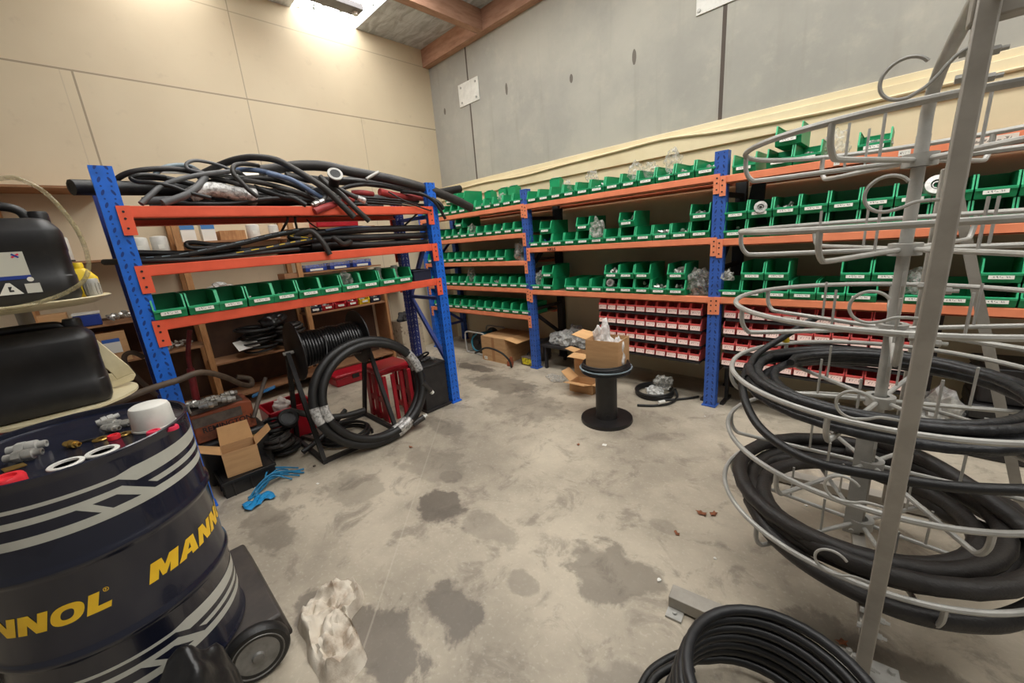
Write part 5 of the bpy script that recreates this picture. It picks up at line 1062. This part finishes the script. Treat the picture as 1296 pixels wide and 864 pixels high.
b = MB(); n = 20 * 22; b.tube([Vector((XA + (.128 + .004 * sin(i * .9)) * cos(2 * pi * i / 20), .918 + .46 * i / n, ZA + (.128 + .004 * sin(i * .9)) * sin(2 * pi * i / 20))) for i in range(n)], .0105, 7)
b.lathe([(.014, .91), (.122, .91), (.122, 1.39), (.014, 1.39)], 30, (XA, 0, ZA), (0, 1, 0)); b.build('cable_winding', mat('shiny_black_cable', (30, 29, 30), .3), rf, world=True)
hose('cable', 'thin grey cable end hanging over the reel winding', [(XA + .13, 1.09, ZA + .09), (XA + .15, 1.08, ZA), (XA + .15, 1.06, ZA - .1), (XA + .12, 1.05, ZA - .2)], .005, M['rubgrey'], None, cat='cable')
# leaning double coil
def lean(R, y0, zoff, dx, n=60):   # ring leaning back against the reel frame
    P = []
    for i in range(n):
        a = 2 * pi * i / n; y = y0 + R * cos(a); z = zoff + R * .915 * (1 + sin(a)); P.append(Vector((-2.765 + dx - .215 * (z / .8), y + .02 * cos(a), z)))
    return P
lc = thing('hose_coil', 'large thick black hose coil leaning on the reel stand, bound with silver tape', 'hose', (-2.86, 1.25, 0))
b = MB()
for R, y0, zo, dx in ((.428, 1.30, .034, 0), (.392, 1.325, .066, .012), (.41, 1.31, .05, -.055)): b.tube(lean(R, y0, zo, dx), .032, 12, closed=True)
b.build('hose', M['rubber'], lc, world=True)
for a0, wd in ((188, 9), (292, 9), (20, 14)):
    b = MB()
    for R, y0, zo, dx in ((.428, 1.30, .034, 0), (.392, 1.325, .066, .012), (.41, 1.31, .05, -.055)):
        P = lean(R, y0, zo, dx, 120); q = [P[int((a0 + k) / 3) % 120] for k in range(-wd, wd + 1, 3)]; b.tube(q, .0338, 12)
    b.build('tape_wrap', M['tape'], lc, world=True)
for (y, z, x), d, lab in (((1.62, .085, -2.77), (.15, 1, .28), 0), ((1.765, .30, -2.82), (.1, .55, -.85), 1)):
    d = Vector(d).normalized(); p = Vector((x, y, z)); b = MB(); b.lathe([(.024, -.08), (.024, .03), (.0, .03)], 12, p, d); b.build('hose_end', M['rubber2'], lc, world=True)
    b = MB(); b.lathe([(.02, .03), (.02, .04), (.013, .042), (.013, .05), (.018, .052), (.018, .06), (0, .06)], 12, p, d); b.build('end_fitting', M['white'], lc, world=True)
# red step stool
ss = thing('step_stool', 'red plastic step stool behind the leaning hose coil', 'stool', (-3.28, 1.645, 0))
b = MB(); b.box((0, 0, .475), (.30, .32, .04)); b.box((0, 0, .445), (.27, .29, .03)); b.build('top', M['redplastic'], ss, bevel=.01)
for sy in (-1, 1):
    for k in range(3):
        b = MB(); b.prism([(-.15 + k * .115, .43), (-.15 + k * .115 + .07, .43), (-.18 + k * .13 + .07 + (.0 if k < 2 else .03), 0), (-.18 + k * .13, 0)], (0, sy * .145, 0), (1, 0, 0), (0, 0, 1), (0, 1, 0), .025 * -sy); b.build('leg', M['redplastic'], ss, bevel=.004)
    for z in (.2, .04): b = MB(); b.box((0, sy * .13, z), (.33, .024, .05)); b.build('cross_rail', M['redplastic'], ss, bevel=.004)
for k in range(4):
    b = MB(); b.prism([(-.14 + k * .082, .43), (-.105 + k * .082, .43), (-.105 + k * .082, .0), (-.14 + k * .082, .0)], (.15, 0, 0), (0, 1, 0), (0, 0, 1), (1, 0, 0), .02); b.build('front_slat', M['redplastic'], ss, bevel=.004)
t = thing('toolbox', 'flat red plastic toolbox lid behind the reel stand', 'toolbox', (-4.62, 1.85, 0))
b = MB(); b.box((0, 0, .05), (.26, .46, .10)); b.build('body', M['redplastic'], t, bevel=.015)
b = MB(); b.box((0, 0, .118), (.28, .48, .036)); b.build('lid', M['redplastic'], t, bevel=.015)
b = MB(); b.box((.137, 0, .085), (.012, .08, .05)); b.build('latch', M['black'], t)
t = thing('crate', 'red open plastic crate left of the reel, full of white and blue scraps', 'crate', (-3.62, .86, 0))
b = MB()
for s in (-1, 1): b.box((0, s * .16, .15), (.3, .012, .3)); b.box((s * .15, 0, .15), (.012, .32, .3))
b.box((0, 0, .01), (.3, .32, .02)); b.build('body', M['redplastic'], t)
b = MB()
for s in (-1, 1): b.box((0, s * .165, .295), (.33, .02, .025)); b.box((s * .155, 0, .295), (.02, .35, .025))
b.build('rim', M['redplastic'], t, bevel=.004)
bag((-3.6, .82, .25), (.16, .16, .12), 'white crumpled paper lying in the red crate', 101, mat('crumpled_white', (224, 216, 210), .8))
b = MB(); b.box((0, 0, .0), (.05, .16, .012), (.25, .0, -.35)); o = b.build('blue_plate', mat('light_blue_plastic', (66, 140, 206), .5)); o.location = (-3.38, .68, .50); tag(o, 'light blue flat plastic piece on the clutter beside the red crate', 'plate')
# black cabinet by the far post
t = thing('battery_box', 'black steel box beside the far post of the hose rack', 'box', (-3.17, 1.955, 0))
b = MB(); b.box((0, 0, .215), (.36, .26, .42)); b.build('body', M['blackmat'], t, bevel=.006)
b = MB(); b.box((0, 0, .015), (.40, .28, .02)); b.build('base_plate', M['blackmat'], t)
b = MB(); b.box((0, 0, .435), (.37, .27, .02)); b.build('lid', M['black'], t, bevel=.004)
for i, (x, y, k) in enumerate(((-3.1, 1.90, 1.6), (-3.12, 2.0, 1.4), (-3.22, 1.93, 1.8))):
    fitting((x, y, .445), ((.2, .9, .2), (.9, .2, .1), (.5, -.6, .3))[i], k, M['blackmat'] if i != 1 else M['steel'], ('left dark coupling lying on the black steel box', 'silver coupling lying on the black steel box', 'rear dark coupling lying on the black steel box')[i])
hose('cable', 'black cable curled on top of the black steel box', [(-3.2, 1.88, .455), (-3.15, 1.92, .50), (-3.12, 1.98, .53), (-3.16, 2.03, .50), (-3.24, 2.02, .455)], .009, K, None, cat='cable')
# orange heater and its case
t = thing('machine_case', 'black plastic case with pale label lying under the orange and grey heater', 'case', (-3.28, .415, 0))
b = MB(); b.box((0, 0, .16), (.30, .40, .32)); b.build('body', M['black'], t, bevel=.02)
b = MB(); b.box((.151, -.03, .25), (.003, .12, .035)); b.build('label', M['label'], t)
b = MB(); b.box((.157, .1, .265), (.014, .04, .025)); b.build('latch', M['brass'], t)
hm = thing('space_heater', 'dirty orange and grey space heater lettered on its side, lying on the black case', 'heater', (-3.28, .40, .322))
b = MB(); b.prism([(-.19, 0), (.165, 0), (.165, .2), (.10, .215), (-.19, .2)], (-.12, 0, 0), (0, 1, 0), (0, 0, 1), (1, 0, 0), .24); b.build('body', M['dirtyorange'], hm, bevel=.01)
b = MB(); b.box((.122, -.045, .15), (.006, .28, .065)); b.build('side_panel', M['dirtygrey'], hm)
b = MB(); b.box((-.0, -.03, .215), (.2, .3, .03)); b.build('top_plate', M['dirtygrey'], hm, bevel=.006)
text_obj('REMINGTON', .05, M['ink'], hm, (.1212, .0, .085), (0, 1, 0), (0, 0, 1))
b = MB(); b.tube(cr([(.09, -.17, .2), (.10, -.18, .26), (.1, -.165, .29), (.1, -.15, .26)], 5), .006, 6); b.build('hook', M['galv'], hm)
sd = 400
for i in range(7):
    p = Vector((-3.36 + (i % 3) * .07, .30 + i * .035, .56)); fitting(p, (random.uniform(-.3, .6), random.choice((-1, 1)), random.uniform(0, .2)), 1.7, M['galv'] if i % 2 else M['steel'], 'worn steel coupling, %s from left in the heap on the heater' % ORD[i + 1])
t = thing('jack_handle', 'dark red steel lever standing up behind the heater', 'lever', (-3.47, .28, .555))
b = MB(); b.tube([(.06, .0, .0), (.05, .02, .26)], .022, 10); b.tube(cr([(.05, .02, .24), (.055, .03, .36), (.06, .075, .52)], 4), .014, 10); b.build('lever', M['darkred'], t)
b = MB(); b.box((.06, -.0, .0), (.1, .1, .06)); b.build('socket', M['blackmat'], t, bevel=.006)
# brown hose snaking out past the near post
hose('hose', 'thick brown hose running from behind the drum past the near post', [on_x(u, v, x) for u, v, x in ((120, 520, -2.84), (150, 508, -2.86), (190, 492, -2.88), (225, 481, -2.89), (255, 471, -2.95), (285, 477, -3.1), (305, 486, -3.2), (318, 487, -3.3), (316, 479, -3.36), (300, 477, -3.36))], .0175, mat('brown_hose', (96, 80, 66), .6, c2=(70, 58, 48), scale=10), None)
hose('hose', 'brown hose loop rising behind the near post', [on_x(u, v, x) for u, v, x in ((198, 500, -3.3), (178, 482, -3.3), (160, 462, -3.3), (158, 450, -3.3), (168, 446, -3.3), (182, 452, -3.3))], .014, mat('brown_hose_dull', (88, 72, 60), .6), None)
# open box on the black crate
cr8 = thing('crate', 'low black plastic crate under the open cardboard box near the drum', 'crate', (-3.12, .405, 0))
b = MB()
W, D, H = .27, .30, .115
for s in (-1, 1): b.box((0, s * D / 2, H / 2), (W, .006, H)); b.box((s * W / 2, 0, H / 2), (.006, D, H))
b.box((0, 0, .004), (W, D, .008)); b.box((0, 0, H - .004), (W - .012, D - .012, .008)); b.build('body', M['black'], cr8)
b = MB()
for s in (-1, 1):
    b.box((0, s * (D / 2 + .005), H - .01), (W + .02, .012, .02)); b.box((s * (W / 2 + .005), 0, H - .01), (.012, D + .02, .02))
    for k in (-.1, 0, .1): b.box((k * .9, s * (D / 2 + .004), H / 2), (.01, .01, H)); b.box((s * (W / 2 + .004), k, H / 2), (.01, .01, H))
b.build('rim_and_ribs', M['black'], cr8, bevel=.002)
cr8.location = (-3.13, .405, 0)
for o_ in (bpy.data.objects.get('machine_case'), bpy.data.objects.get('space_heater')): o_.location.x -= .10
bxo = carton('cardboard_box', 'open cardboard box with raised flaps on the low black crate', (-3.10, .40, .118), (.20, .16, .17), radians(90) - .12, (('y+', 12, .13), ('x-', 62, .12), ('x+', 55, .12)), True, tape=False)
# blue strap tangle on the floor
b = MB(); r_ = random.Random(5)
for i in range(9):
    y = .40 + i * .012; b.tube(cr([(-2.86 + r_.uniform(-.02, .02), .36 + r_.uniform(-.03, .03), .006), (-2.90, .44 + r_.uniform(-.03, .03), .02 + r_.uniform(0, .03)), (-2.96 + r_.uniform(-.05, .05), .55 + r_.uniform(-.04, .04), .03 + r_.uniform(0, .05)), (-2.93 + r_.uniform(-.09, .1), .66 + r_.uniform(-.05, .06), .01)], 5), .006, 5)
tag(b.build('strap_tangle', M['straw']), 'tangle of bright blue plastic strap on the floor by the crate', 'strap')
b = MB(); b.sheet(lambda u, v: Vector((-2.82 + .10 * u + .02 * sin(v * 7), .30 + .17 * v, .004 + .02 * abs(sin(u * 5 + v * 9)))), 8, 12); o = b.build('strap_sheet', mat('blue_film', (36, 140, 200), .35), solid=.002); tag(o, 'flat bright blue plastic strip at the near end of the tangle', 'strap')
# clutter between heater and reel
hose('bar', 'grey steel bar leaning in the clutter right of the heater', [on_x(321, 528, -3.22), on_x(329, 500, -3.28), on_x(336, 478, -3.32)], .014, M['dirtygrey'], None, cat='bar')
coil('hose_coil', 'coil of thin black hose on the floor inside the reel stand', (-3.15, 1.13, .001), [.20, .18, .19, .17], .012, [0, .02, .04, .06], 3.8, .011, K, 21)
hose('hose', 'brown-grey hose with an open end pointing right inside the reel stand', [(-3.30, .80, .34), (-3.22, .98, .24), (-3.18, 1.15, .19), (-3.15, 1.32, .185)], .024, K2, None)
hose('hose', 'dark hose crossing under the open-ended one inside the reel stand', [(-3.12, .78, .05), (-3.15, .95, .10), (-3.2, 1.08, .15), (-3.26, 1.2, .2)], .02, K, None)
for i, (c, R, s) in enumerate((((-3.34, .70, .02), .11, 30), ((-3.28, .66, .10), .09, 31), ((-3.40, .72, .18), .10, 32))):
    coil('hose_coil', ('lowest of three black hose bundles heaped right of the heater', 'middle of three black hose bundles heaped right of the heater', 'top of three black hose bundles heaped right of the heater')[i], c, [R, R * .85, R * .95, R * .8, R], .016, [0, .02, .03, .05, .07], 4.6, .016, K2 if i % 2 else K, s, .02)
t = thing('rubber_seal', 'black rubber ring with a pale inner rim on the clutter by the red crate', 'ring', (-3.26, .77, .30))
b = MB(); b.lathe([(.05, -.015), (.065, -.02), (.075, 0), (.065, .02), (.05, .015), (.05, -.015)], 26, (0, 0, 0), (.8, -.1, .6)); b.build('ring', M['rubber'], t)
b = MB(); b.lathe([(.047, -.006), (.052, -.006), (.052, .006), (.047, .006), (.047, -.006)], 26, (0, 0, 0), (.8, -.1, .6)); b.build('inner_rim', M['rubgrey'], t)
for i, (x, y, z, rz) in enumerate(((-3.36, .93, .016, .3), (-3.28, .97, .016, .1), (-3.34, 1.0, .036, -.2))):
    b = MB(); b.box((0, 0, 0), (.26, .035, .02)); o = b.build('steel_offcut', M['galvpaint'] if i % 2 else M['dirtygrey']); o.location = (x, y, z); o.rotation_euler = (0, 0, rz); tag(o, ('left steel offcut on the floor inside the reel stand', 'right steel offcut on the floor inside the reel stand', 'steel offcut lying across two others inside the reel stand')[i], 'offcut')
# litter on the open floor
for i, ((u, v), s, lab) in enumerate((((765, 563), (.03, .026), 'small square of white paper on the floor before the spool'), ((402, 612), (.02, .014), 'scrap of pale paper on the floor near the blue straps'))):
    b = MB(); b.box((0, 0, .001), (s[0], s[1], .0015), (0, 0, .3)); o = b.build('paper_scrap', M['paperwhite']); p = on_z(u, v, 0); o.location = (p.x, p.y, .001); tag(o, lab, 'paper')
M['leaf'] = mat('dry_brown_leaf', (150, 92, 62), .8, c2=(110, 66, 44), scale=30)
def leaf(p, s, rz, lab, seed):
    r = random.Random(seed); b = MB(); n = 10; pts = [(s * (1 if k % 2 else .45 + r.random() * .3) * cos(k * 2 * pi / n) * r.uniform(.8, 1.2), s * .7 * (1 if k % 2 else .5) * sin(k * 2 * pi / n)) for k in range(n)]
    vs = [Vector((x, y, .004 + abs(x) * .25 + r.uniform(0, .004))) for x, y in pts] + [Vector((0, 0, .003))]
    b.add(vs, [(k, (k + 1) % n, n) for k in range(n)]); o = b.build('dry_leaf', M['leaf'], solid=.001); o.location = (p.x, p.y, .001); o.rotation_euler = (0, 0, rz); tag(o, lab, 'leaf')
for i, ((u, v), s, lab) in enumerate((((887, 650), .03, 'left dry leaf of the pair on the floor left of the carousel'), ((903, 651), .028, 'right dry leaf of the pair on the floor left of the carousel'), ((857, 676), .02, 'curled dry leaf alone on the floor left of the carousel'), ((1066, 814), .024, 'dry leaf on the floor beside the carousel upright'), ((732, 563), .02, 'small brown leaf on the floor before the spool'), ((520, 552 + 14), .02, 'reddish scrap of leaf under the leaning hose coil'))):
    leaf(on_z(u, v, 0), s, i * 1.3, lab, i)
for i, ((u, v), k) in enumerate((((398, 590), .012), ((357, 571), .016), ((374, 570), .01), ((1010, 566), .008), ((892, 527), .008), ((1020, 640), .008), ((905, 707), .008), ((834, 735), .012))):
    r = random.Random(i); b = MB(); P = [(k * r.uniform(.6, 1.1) * cos(a), k * r.uniform(.6, 1.1) * sin(a)) for a in [j * pi / 4 for j in range(8)]]; b.prism(P, (0, 0, 0), (1, 0, 0), (0, 1, 0), (0, 0, 1), k * .6); o = b.build('grit_chip', M['dirtygrey'] if i < 3 else M['paperwhite']); p = on_z(u, v, 0); o.location = (p.x, p.y, .0005); tag(o, ('dark chip by the blue straps', 'larger dark chip behind the blue straps', 'small dark chip near the reel stand foot', 'pale crumb left of the fifth basket', 'pale crumb before the blue post', 'pale crumb left of the lowest basket', 'pale crumb below the dry leaves', 'pale chip near the carousel foot rail')[i], 'chip')
# ================================================================== WOODEN SHELVES ON THE LEFT WALL
WX = -4.80; WD = .37
wsu = thing('wooden_shelf_unit', 'rough timber shelving full of workshop clutter along the beige wall', 'shelves', (-4.99, .6, 0))
UY = (-1.4, -.42, .60, 1.585)
for y in UY:
    b = MB(); b.box((WX - .025, y, 1.085), (.05, .05, 2.17)); b.build('upright', M['wood'], wsu, world=True)
    b = MB(); b.box((XL + .04, y, 1.085), (.045, .05, 2.17)); b.build('upright', M['wood'], wsu, world=True)
b = MB(); b.box(((WX + XL) / 2 + .01, 2.575, .55), (.36, .018, 1.10)); b.build('end_panel', M['mdf'], wsu, world=True)
b = MB(); b.box((WX - .02, 2.555, .55), (.04, .02, 1.1)); b.build('end_batten', M['wood'], wsu, world=True)
def wshelf(y0, y1, z):
    b = MB(); b.box(((WX + XL) / 2 - .01 + .0, (y0 + y1) / 2, z - .009), (XL * -1 + WX - .02, y1 - y0, .018)); o = b.build('shelf', M['mdf'], wsu, world=True); return o
for y0, y1, z in ((-1.4, .2, 2.18), (-1.4, .6, 1.60), (-1.4, .6, 1.067), (-1.4, .6, .73), (.6, 1.585, 1.71), (.6, 1.585, 1.20), (.6, 1.585, .515), (1.585, 2.57, 1.80), (1.585, 2.57, 1.315), (1.585, 2.57, .845), (.6, 1.585, .14), (-1.4, .6, .14), (1.585, 2.57, .14)): wshelf(y0, y1, z)
b = MB(); b.box((XL + .012, .58, .55), (.02, 3.9, 1.08)); b.build('back_panel', mat('shaded_brown_board', (88, 64, 48), .8, c2=(72, 52, 40), scale=5), wsu, world=True)  # shade behind the shelves is painted into this darker brown
def canister(p, r, h, label, m=M['white'], lid=None):
    t = thing('oil_filter', label, 'canister', p)
    b = MB(); b.lathe([(r * .96, 0), (r, .006), (r, h - .02), (r * .93, h - .006), (r * .6, h), (0, h)], 24); b.build('body', m, t)
    b = MB(); b.lathe([(r * 1.0, .0), (r * 1.04, .002), (r * 1.04, .012), (r, .014)], 24); b.build('base_rim', lid or M['blackmat'], t)
    b = MB(); b.box((r * .985, 0, h * .45), (.006, r * .7, h * .22)); b.build('label', M['label'], t); return t
canister((-4.9, .335, 1.601), .062, .17, 'left white oil filter on the timber shelf behind the near post')
canister((-4.9, .475, 1.601), .062, .175, 'right white oil filter on the timber shelf behind the near post')
canister((-4.92, -.16, 1.601), .075, .2, 'white oil filter on the timber shelf behind the clear tube loop')
for y, w, h, lab in ((.70, .11, .17, 'left blue and white carton on the timber shelf'), (.86, .11, .17, 'right blue and white carton on the timber shelf')):
    t = carton('filter_carton', lab, (-4.95, y, 1.711), (.12, w, h), 0, (), False, M['paperwhite'], False)
    b = MB(); b.box((.0605, 0, h * .82), (.002, w * .98, h * .32)); b.build('blue_band', mat('blue_print' + lab[:4], (70, 128, 190), .5), t)
    b = MB(); b.box((.0605, 0, h * .35), (.002, w * .7, h * .3)); b.build('label', M['label'], t)
t = thing('wooden_tray', 'small open wooden tray on the timber shelf beside the cartons', 'tray', (-4.95, 1.05, 1.711))
b = MB()
for s in (-1, 1): b.box((0, s * .105, .045), (.16, .012, .09)); b.box((s * .08, 0, .045), (.012, .21, .09))
b.box((0, 0, .006), (.16, .21, .012)); b.build('body', M['wood'], t)
b = MB(); b.bar((.05, -.09, .085), (-.04, .07, .095), .02, .012); b.build('loose_slat', M['cardin'], t)
canister((-4.95, 1.255, 1.711), .06, .15, 'left white jar on the timber shelf, right of the wooden tray', M['white'], M['white'])
canister((-4.95, 1.45, 1.711), .05, .14, 'right white jar on the timber shelf, right of the wooden tray', M['white'], M['white'])
t = thing('red_case', 'red plastic case on the timber shelf behind the bent hoses', 'case', (-4.95, 2.12, 1.801))
b = MB(); b.box((0, 0, .065), (.24, .50, .13)); b.build('body', M['redplastic'], t, bevel=.015)
b = MB(); b.box((.124, 0, .09), (.01, .12, .03)); b.build('handle', M['blackmat'], t)
for i, (y, l, h, m) in enumerate(((1.78, .24, .075, 'blueplastic'), (2.06, .24, .08, 'blueplastic'), (2.34, .24, .085, 'blueplastic'))):
    t = thing('parts_tray', 'clear-lidded blue parts tray, %s from left on the timber shelf' % ORD[i + 1], 'tray', (-4.95, y, 1.316), 0, 'blue parts trays on the timber shelf')
    b = MB(); b.box((0, 0, h * .3), (.2, l, h * .6)); b.build('base', M[m], t, bevel=.006)
    b = MB(); b.box((0, 0, h * .8), (.2, l, h * .38)); b.build('lid', plastic_film('tray_lid_%d' % i, (120, 132, 190), .6, .15), t)
    b = MB(); b.box((.102, 0, h * .25), (.003, l * .6, h * .3)); b.build('label', M['label'], t)
sbp = None
for i, (y, m, n) in enumerate(((1.68, 'navyplastic', 'dark'), (1.83, 'redplastic', 'red'), (1.98, 'redplastic', 'red'), (2.13, 'redplastic', 'red'), (2.29, 'yellow', 'yellow'), (2.44, 'navyplastic', 'dark blue'))):
    t = thing('storage_bin', 'small %s bin, %s from left on the low timber shelf behind the reel' % (n, ORD[i + 1]), 'bin', (-4.86, y, .846), pi / 2, 'small coloured bins on the timber shelf')
    bin_meshes(.135, .2, .10, .06, M[m], M[m], 'body', t); bin_label(.07, .06, M['label'], t)
    fit_pile((-4.94, y, .853), pi / 2, 'small parts in the %s coloured bin on the timber shelf' % ORD[i + 1], 8, (.045, .06), .06, 500 + i, None, True)
# tangles and clutter
coil('cable_bundle', 'tangle of black cable on the timber shelf behind the red lever', (-4.95, 1.03, .532), [.17, .14, .18, .12, .17, .15, .11, .16], .012, [0, .04, .07, .11, .14, .17, .21, .24], 10, .012, K, 41, .05, cat='cable')
coil('cable_bundle', 'second black hose tangle on the timber shelf, right of the first', (-4.92, 1.36, .536), [.14, .15, .12, .15, .11], .016, [0, .05, .10, .15, .20], 6, .018, K2, 42, .03, cat='cable')
bag((-4.98, 1.25, .75), (.26, .34, .18), 'black crumpled cover lying on the black cable tangle', 120, M['blackfilm'], .2, .6, 'cover', 'cover', .3)
b = MB(); b.box((0, 0, 0), (.16, .2, .004), (.1, .5, .1)); o = b.build('white_sheet', M['paperwhite']); o.location = (-4.86, .93, .60); tag(o, 'white paper sheet under the black cables on the timber shelf', 'paper')
t = carton('cardboard_box', 'brown carton with blue label on the timber shelf behind the lower jerrycan', (-4.92, -.04, .731), (.2, .2, .26), 0, (), False, M['card'], False)
b = MB(); b.box((.1015, .0, .14), (.003, .11, .12)); b.build('label', M['paperwhite'], t)
b = MB(); b.box((.1018, .0, .19), (.003, .11, .03)); b.build('blue_band', mat('blue_print_box', (60, 100, 180), .5), t)
t = carton('cardboard_box', 'brown carton on the timber shelf under the upper tray', (-4.94, -.36, 1.068), (.22, .24, .13), 0, (), False, M['card'], False)
t = thing('parts_tray', 'blue plastic tray on the timber shelf left of the near post', 'tray', (-4.92, -.13, 1.068))
b = MB(); b.box((0, 0, .05), (.2, .16, .10)); b.build('body', M['blueplastic'], t, bevel=.01)
b = MB(); b.box((0, 0, .105), (.205, .165, .012)); b.build('rim', M['white'], t)
fit_pile((-4.90, .10, 1.068), 0, 'heap of silver tools and fittings on the timber shelf left of the near post', 26, (.09, .12), .07, 77, None, True)
bag((-4.92, .30, 1.069), (.16, .14, .2), 'crumpled pale bag on the timber shelf behind the near post', 110, M['greyfilm'])
fit_pile((-4.92, .42, .731), 0, 'heap of dull fittings on the timber shelf under the rack beam', 16, (.08, .1), .06, 78, M['galvpaint'], True)
t = carton('cardboard_box', 'flat brown carton at the right end of the timber shelf top', (-4.95, 1.50, 1.201), (.24, .15, .12), 0, (), False, M['mdf'], False)
bag((-4.95, .85, 1.201), (.2, .26, .12), 'dull crumpled bag on the timber shelf behind the second bin', 111, M['greyfilm'])
# by the corner, right of the timber shelves
t = thing('grey_box', 'grey crate with dark scrap hung on the wall right of the timber shelves', 'box', (-5.03, 2.82, .98))
b = MB(); b.box((0, 0, .06), (.28, .24, .12)); b.build('body', M['blackmat'], t, bevel=.008)
b = MB(); b.box((0, 0, .17), (.2, .2, .1)); b.build('contents', M['dirtygrey'], t, bevel=.03)
for s in (-1, 1): b = MB(); b.bar((-.13, s * .1, -.02), (.1, s * .1, -.005), .02, .02); b.build('bracket', M['galv'], t)
t = carton('sack', 'pale printed sack standing on the floor right of the timber shelves', (-4.93, 2.88, 0), (.25, .34, .52), 0, (), True, mat('printed_pale_sack', (186, 172, 150), .8, c2=(120, 104, 90), scale=22, lo=.56, hi=.66), False)
bag((-4.93, 2.88, .42), (.2, .28, .22), 'dark offcuts sticking out of the printed sack', 112, M['blackmat'])
WORLD = .24; EXPO = -0.38
# ================================================================== LIGHT AND CAMERA
w = bpy.data.worlds.new('world'); SC.world = w; w.use_nodes = True
bg = w.node_tree.nodes['Background']; bg.inputs[0].default_value = (1.0, .96, .90, 1); bg.inputs[1].default_value = WORLD
def area(name, loc, sx, sy, power, col=(1, .97, .92), rot=(0, 0, 0)):
    l = bpy.data.lights.new(name, 'AREA'); l.shape = 'RECTANGLE'; l.size = sx; l.size_y = sy; l.energy = power; l.color = col
    o = bpy.data.objects.new(name, l); COL.objects.link(o); o.location = loc; o.rotation_euler = rot; return o
cd = bpy.data.cameras.new('camera'); cam = bpy.data.objects.new('camera', cd); COL.objects.link(cam)
cd.sensor_fit = 'HORIZONTAL'; cd.sensor_width = 36.0; cd.lens = FPX / 1296 * 36.0; cd.clip_start = .02; cd.clip_end = 100
cam.matrix_world = Matrix.Translation(EYE) @ Matrix((CAM_R, CAM_U, -CAM_F)).transposed().to_4x4()
SC.camera = cam
SC.view_settings.view_transform = 'Standard'; SC.view_settings.look = 'None'; SC.view_settings.gamma = 1.0; SC.view_settings.use_curve_mapping = False
SC.view_settings.exposure = EXPO
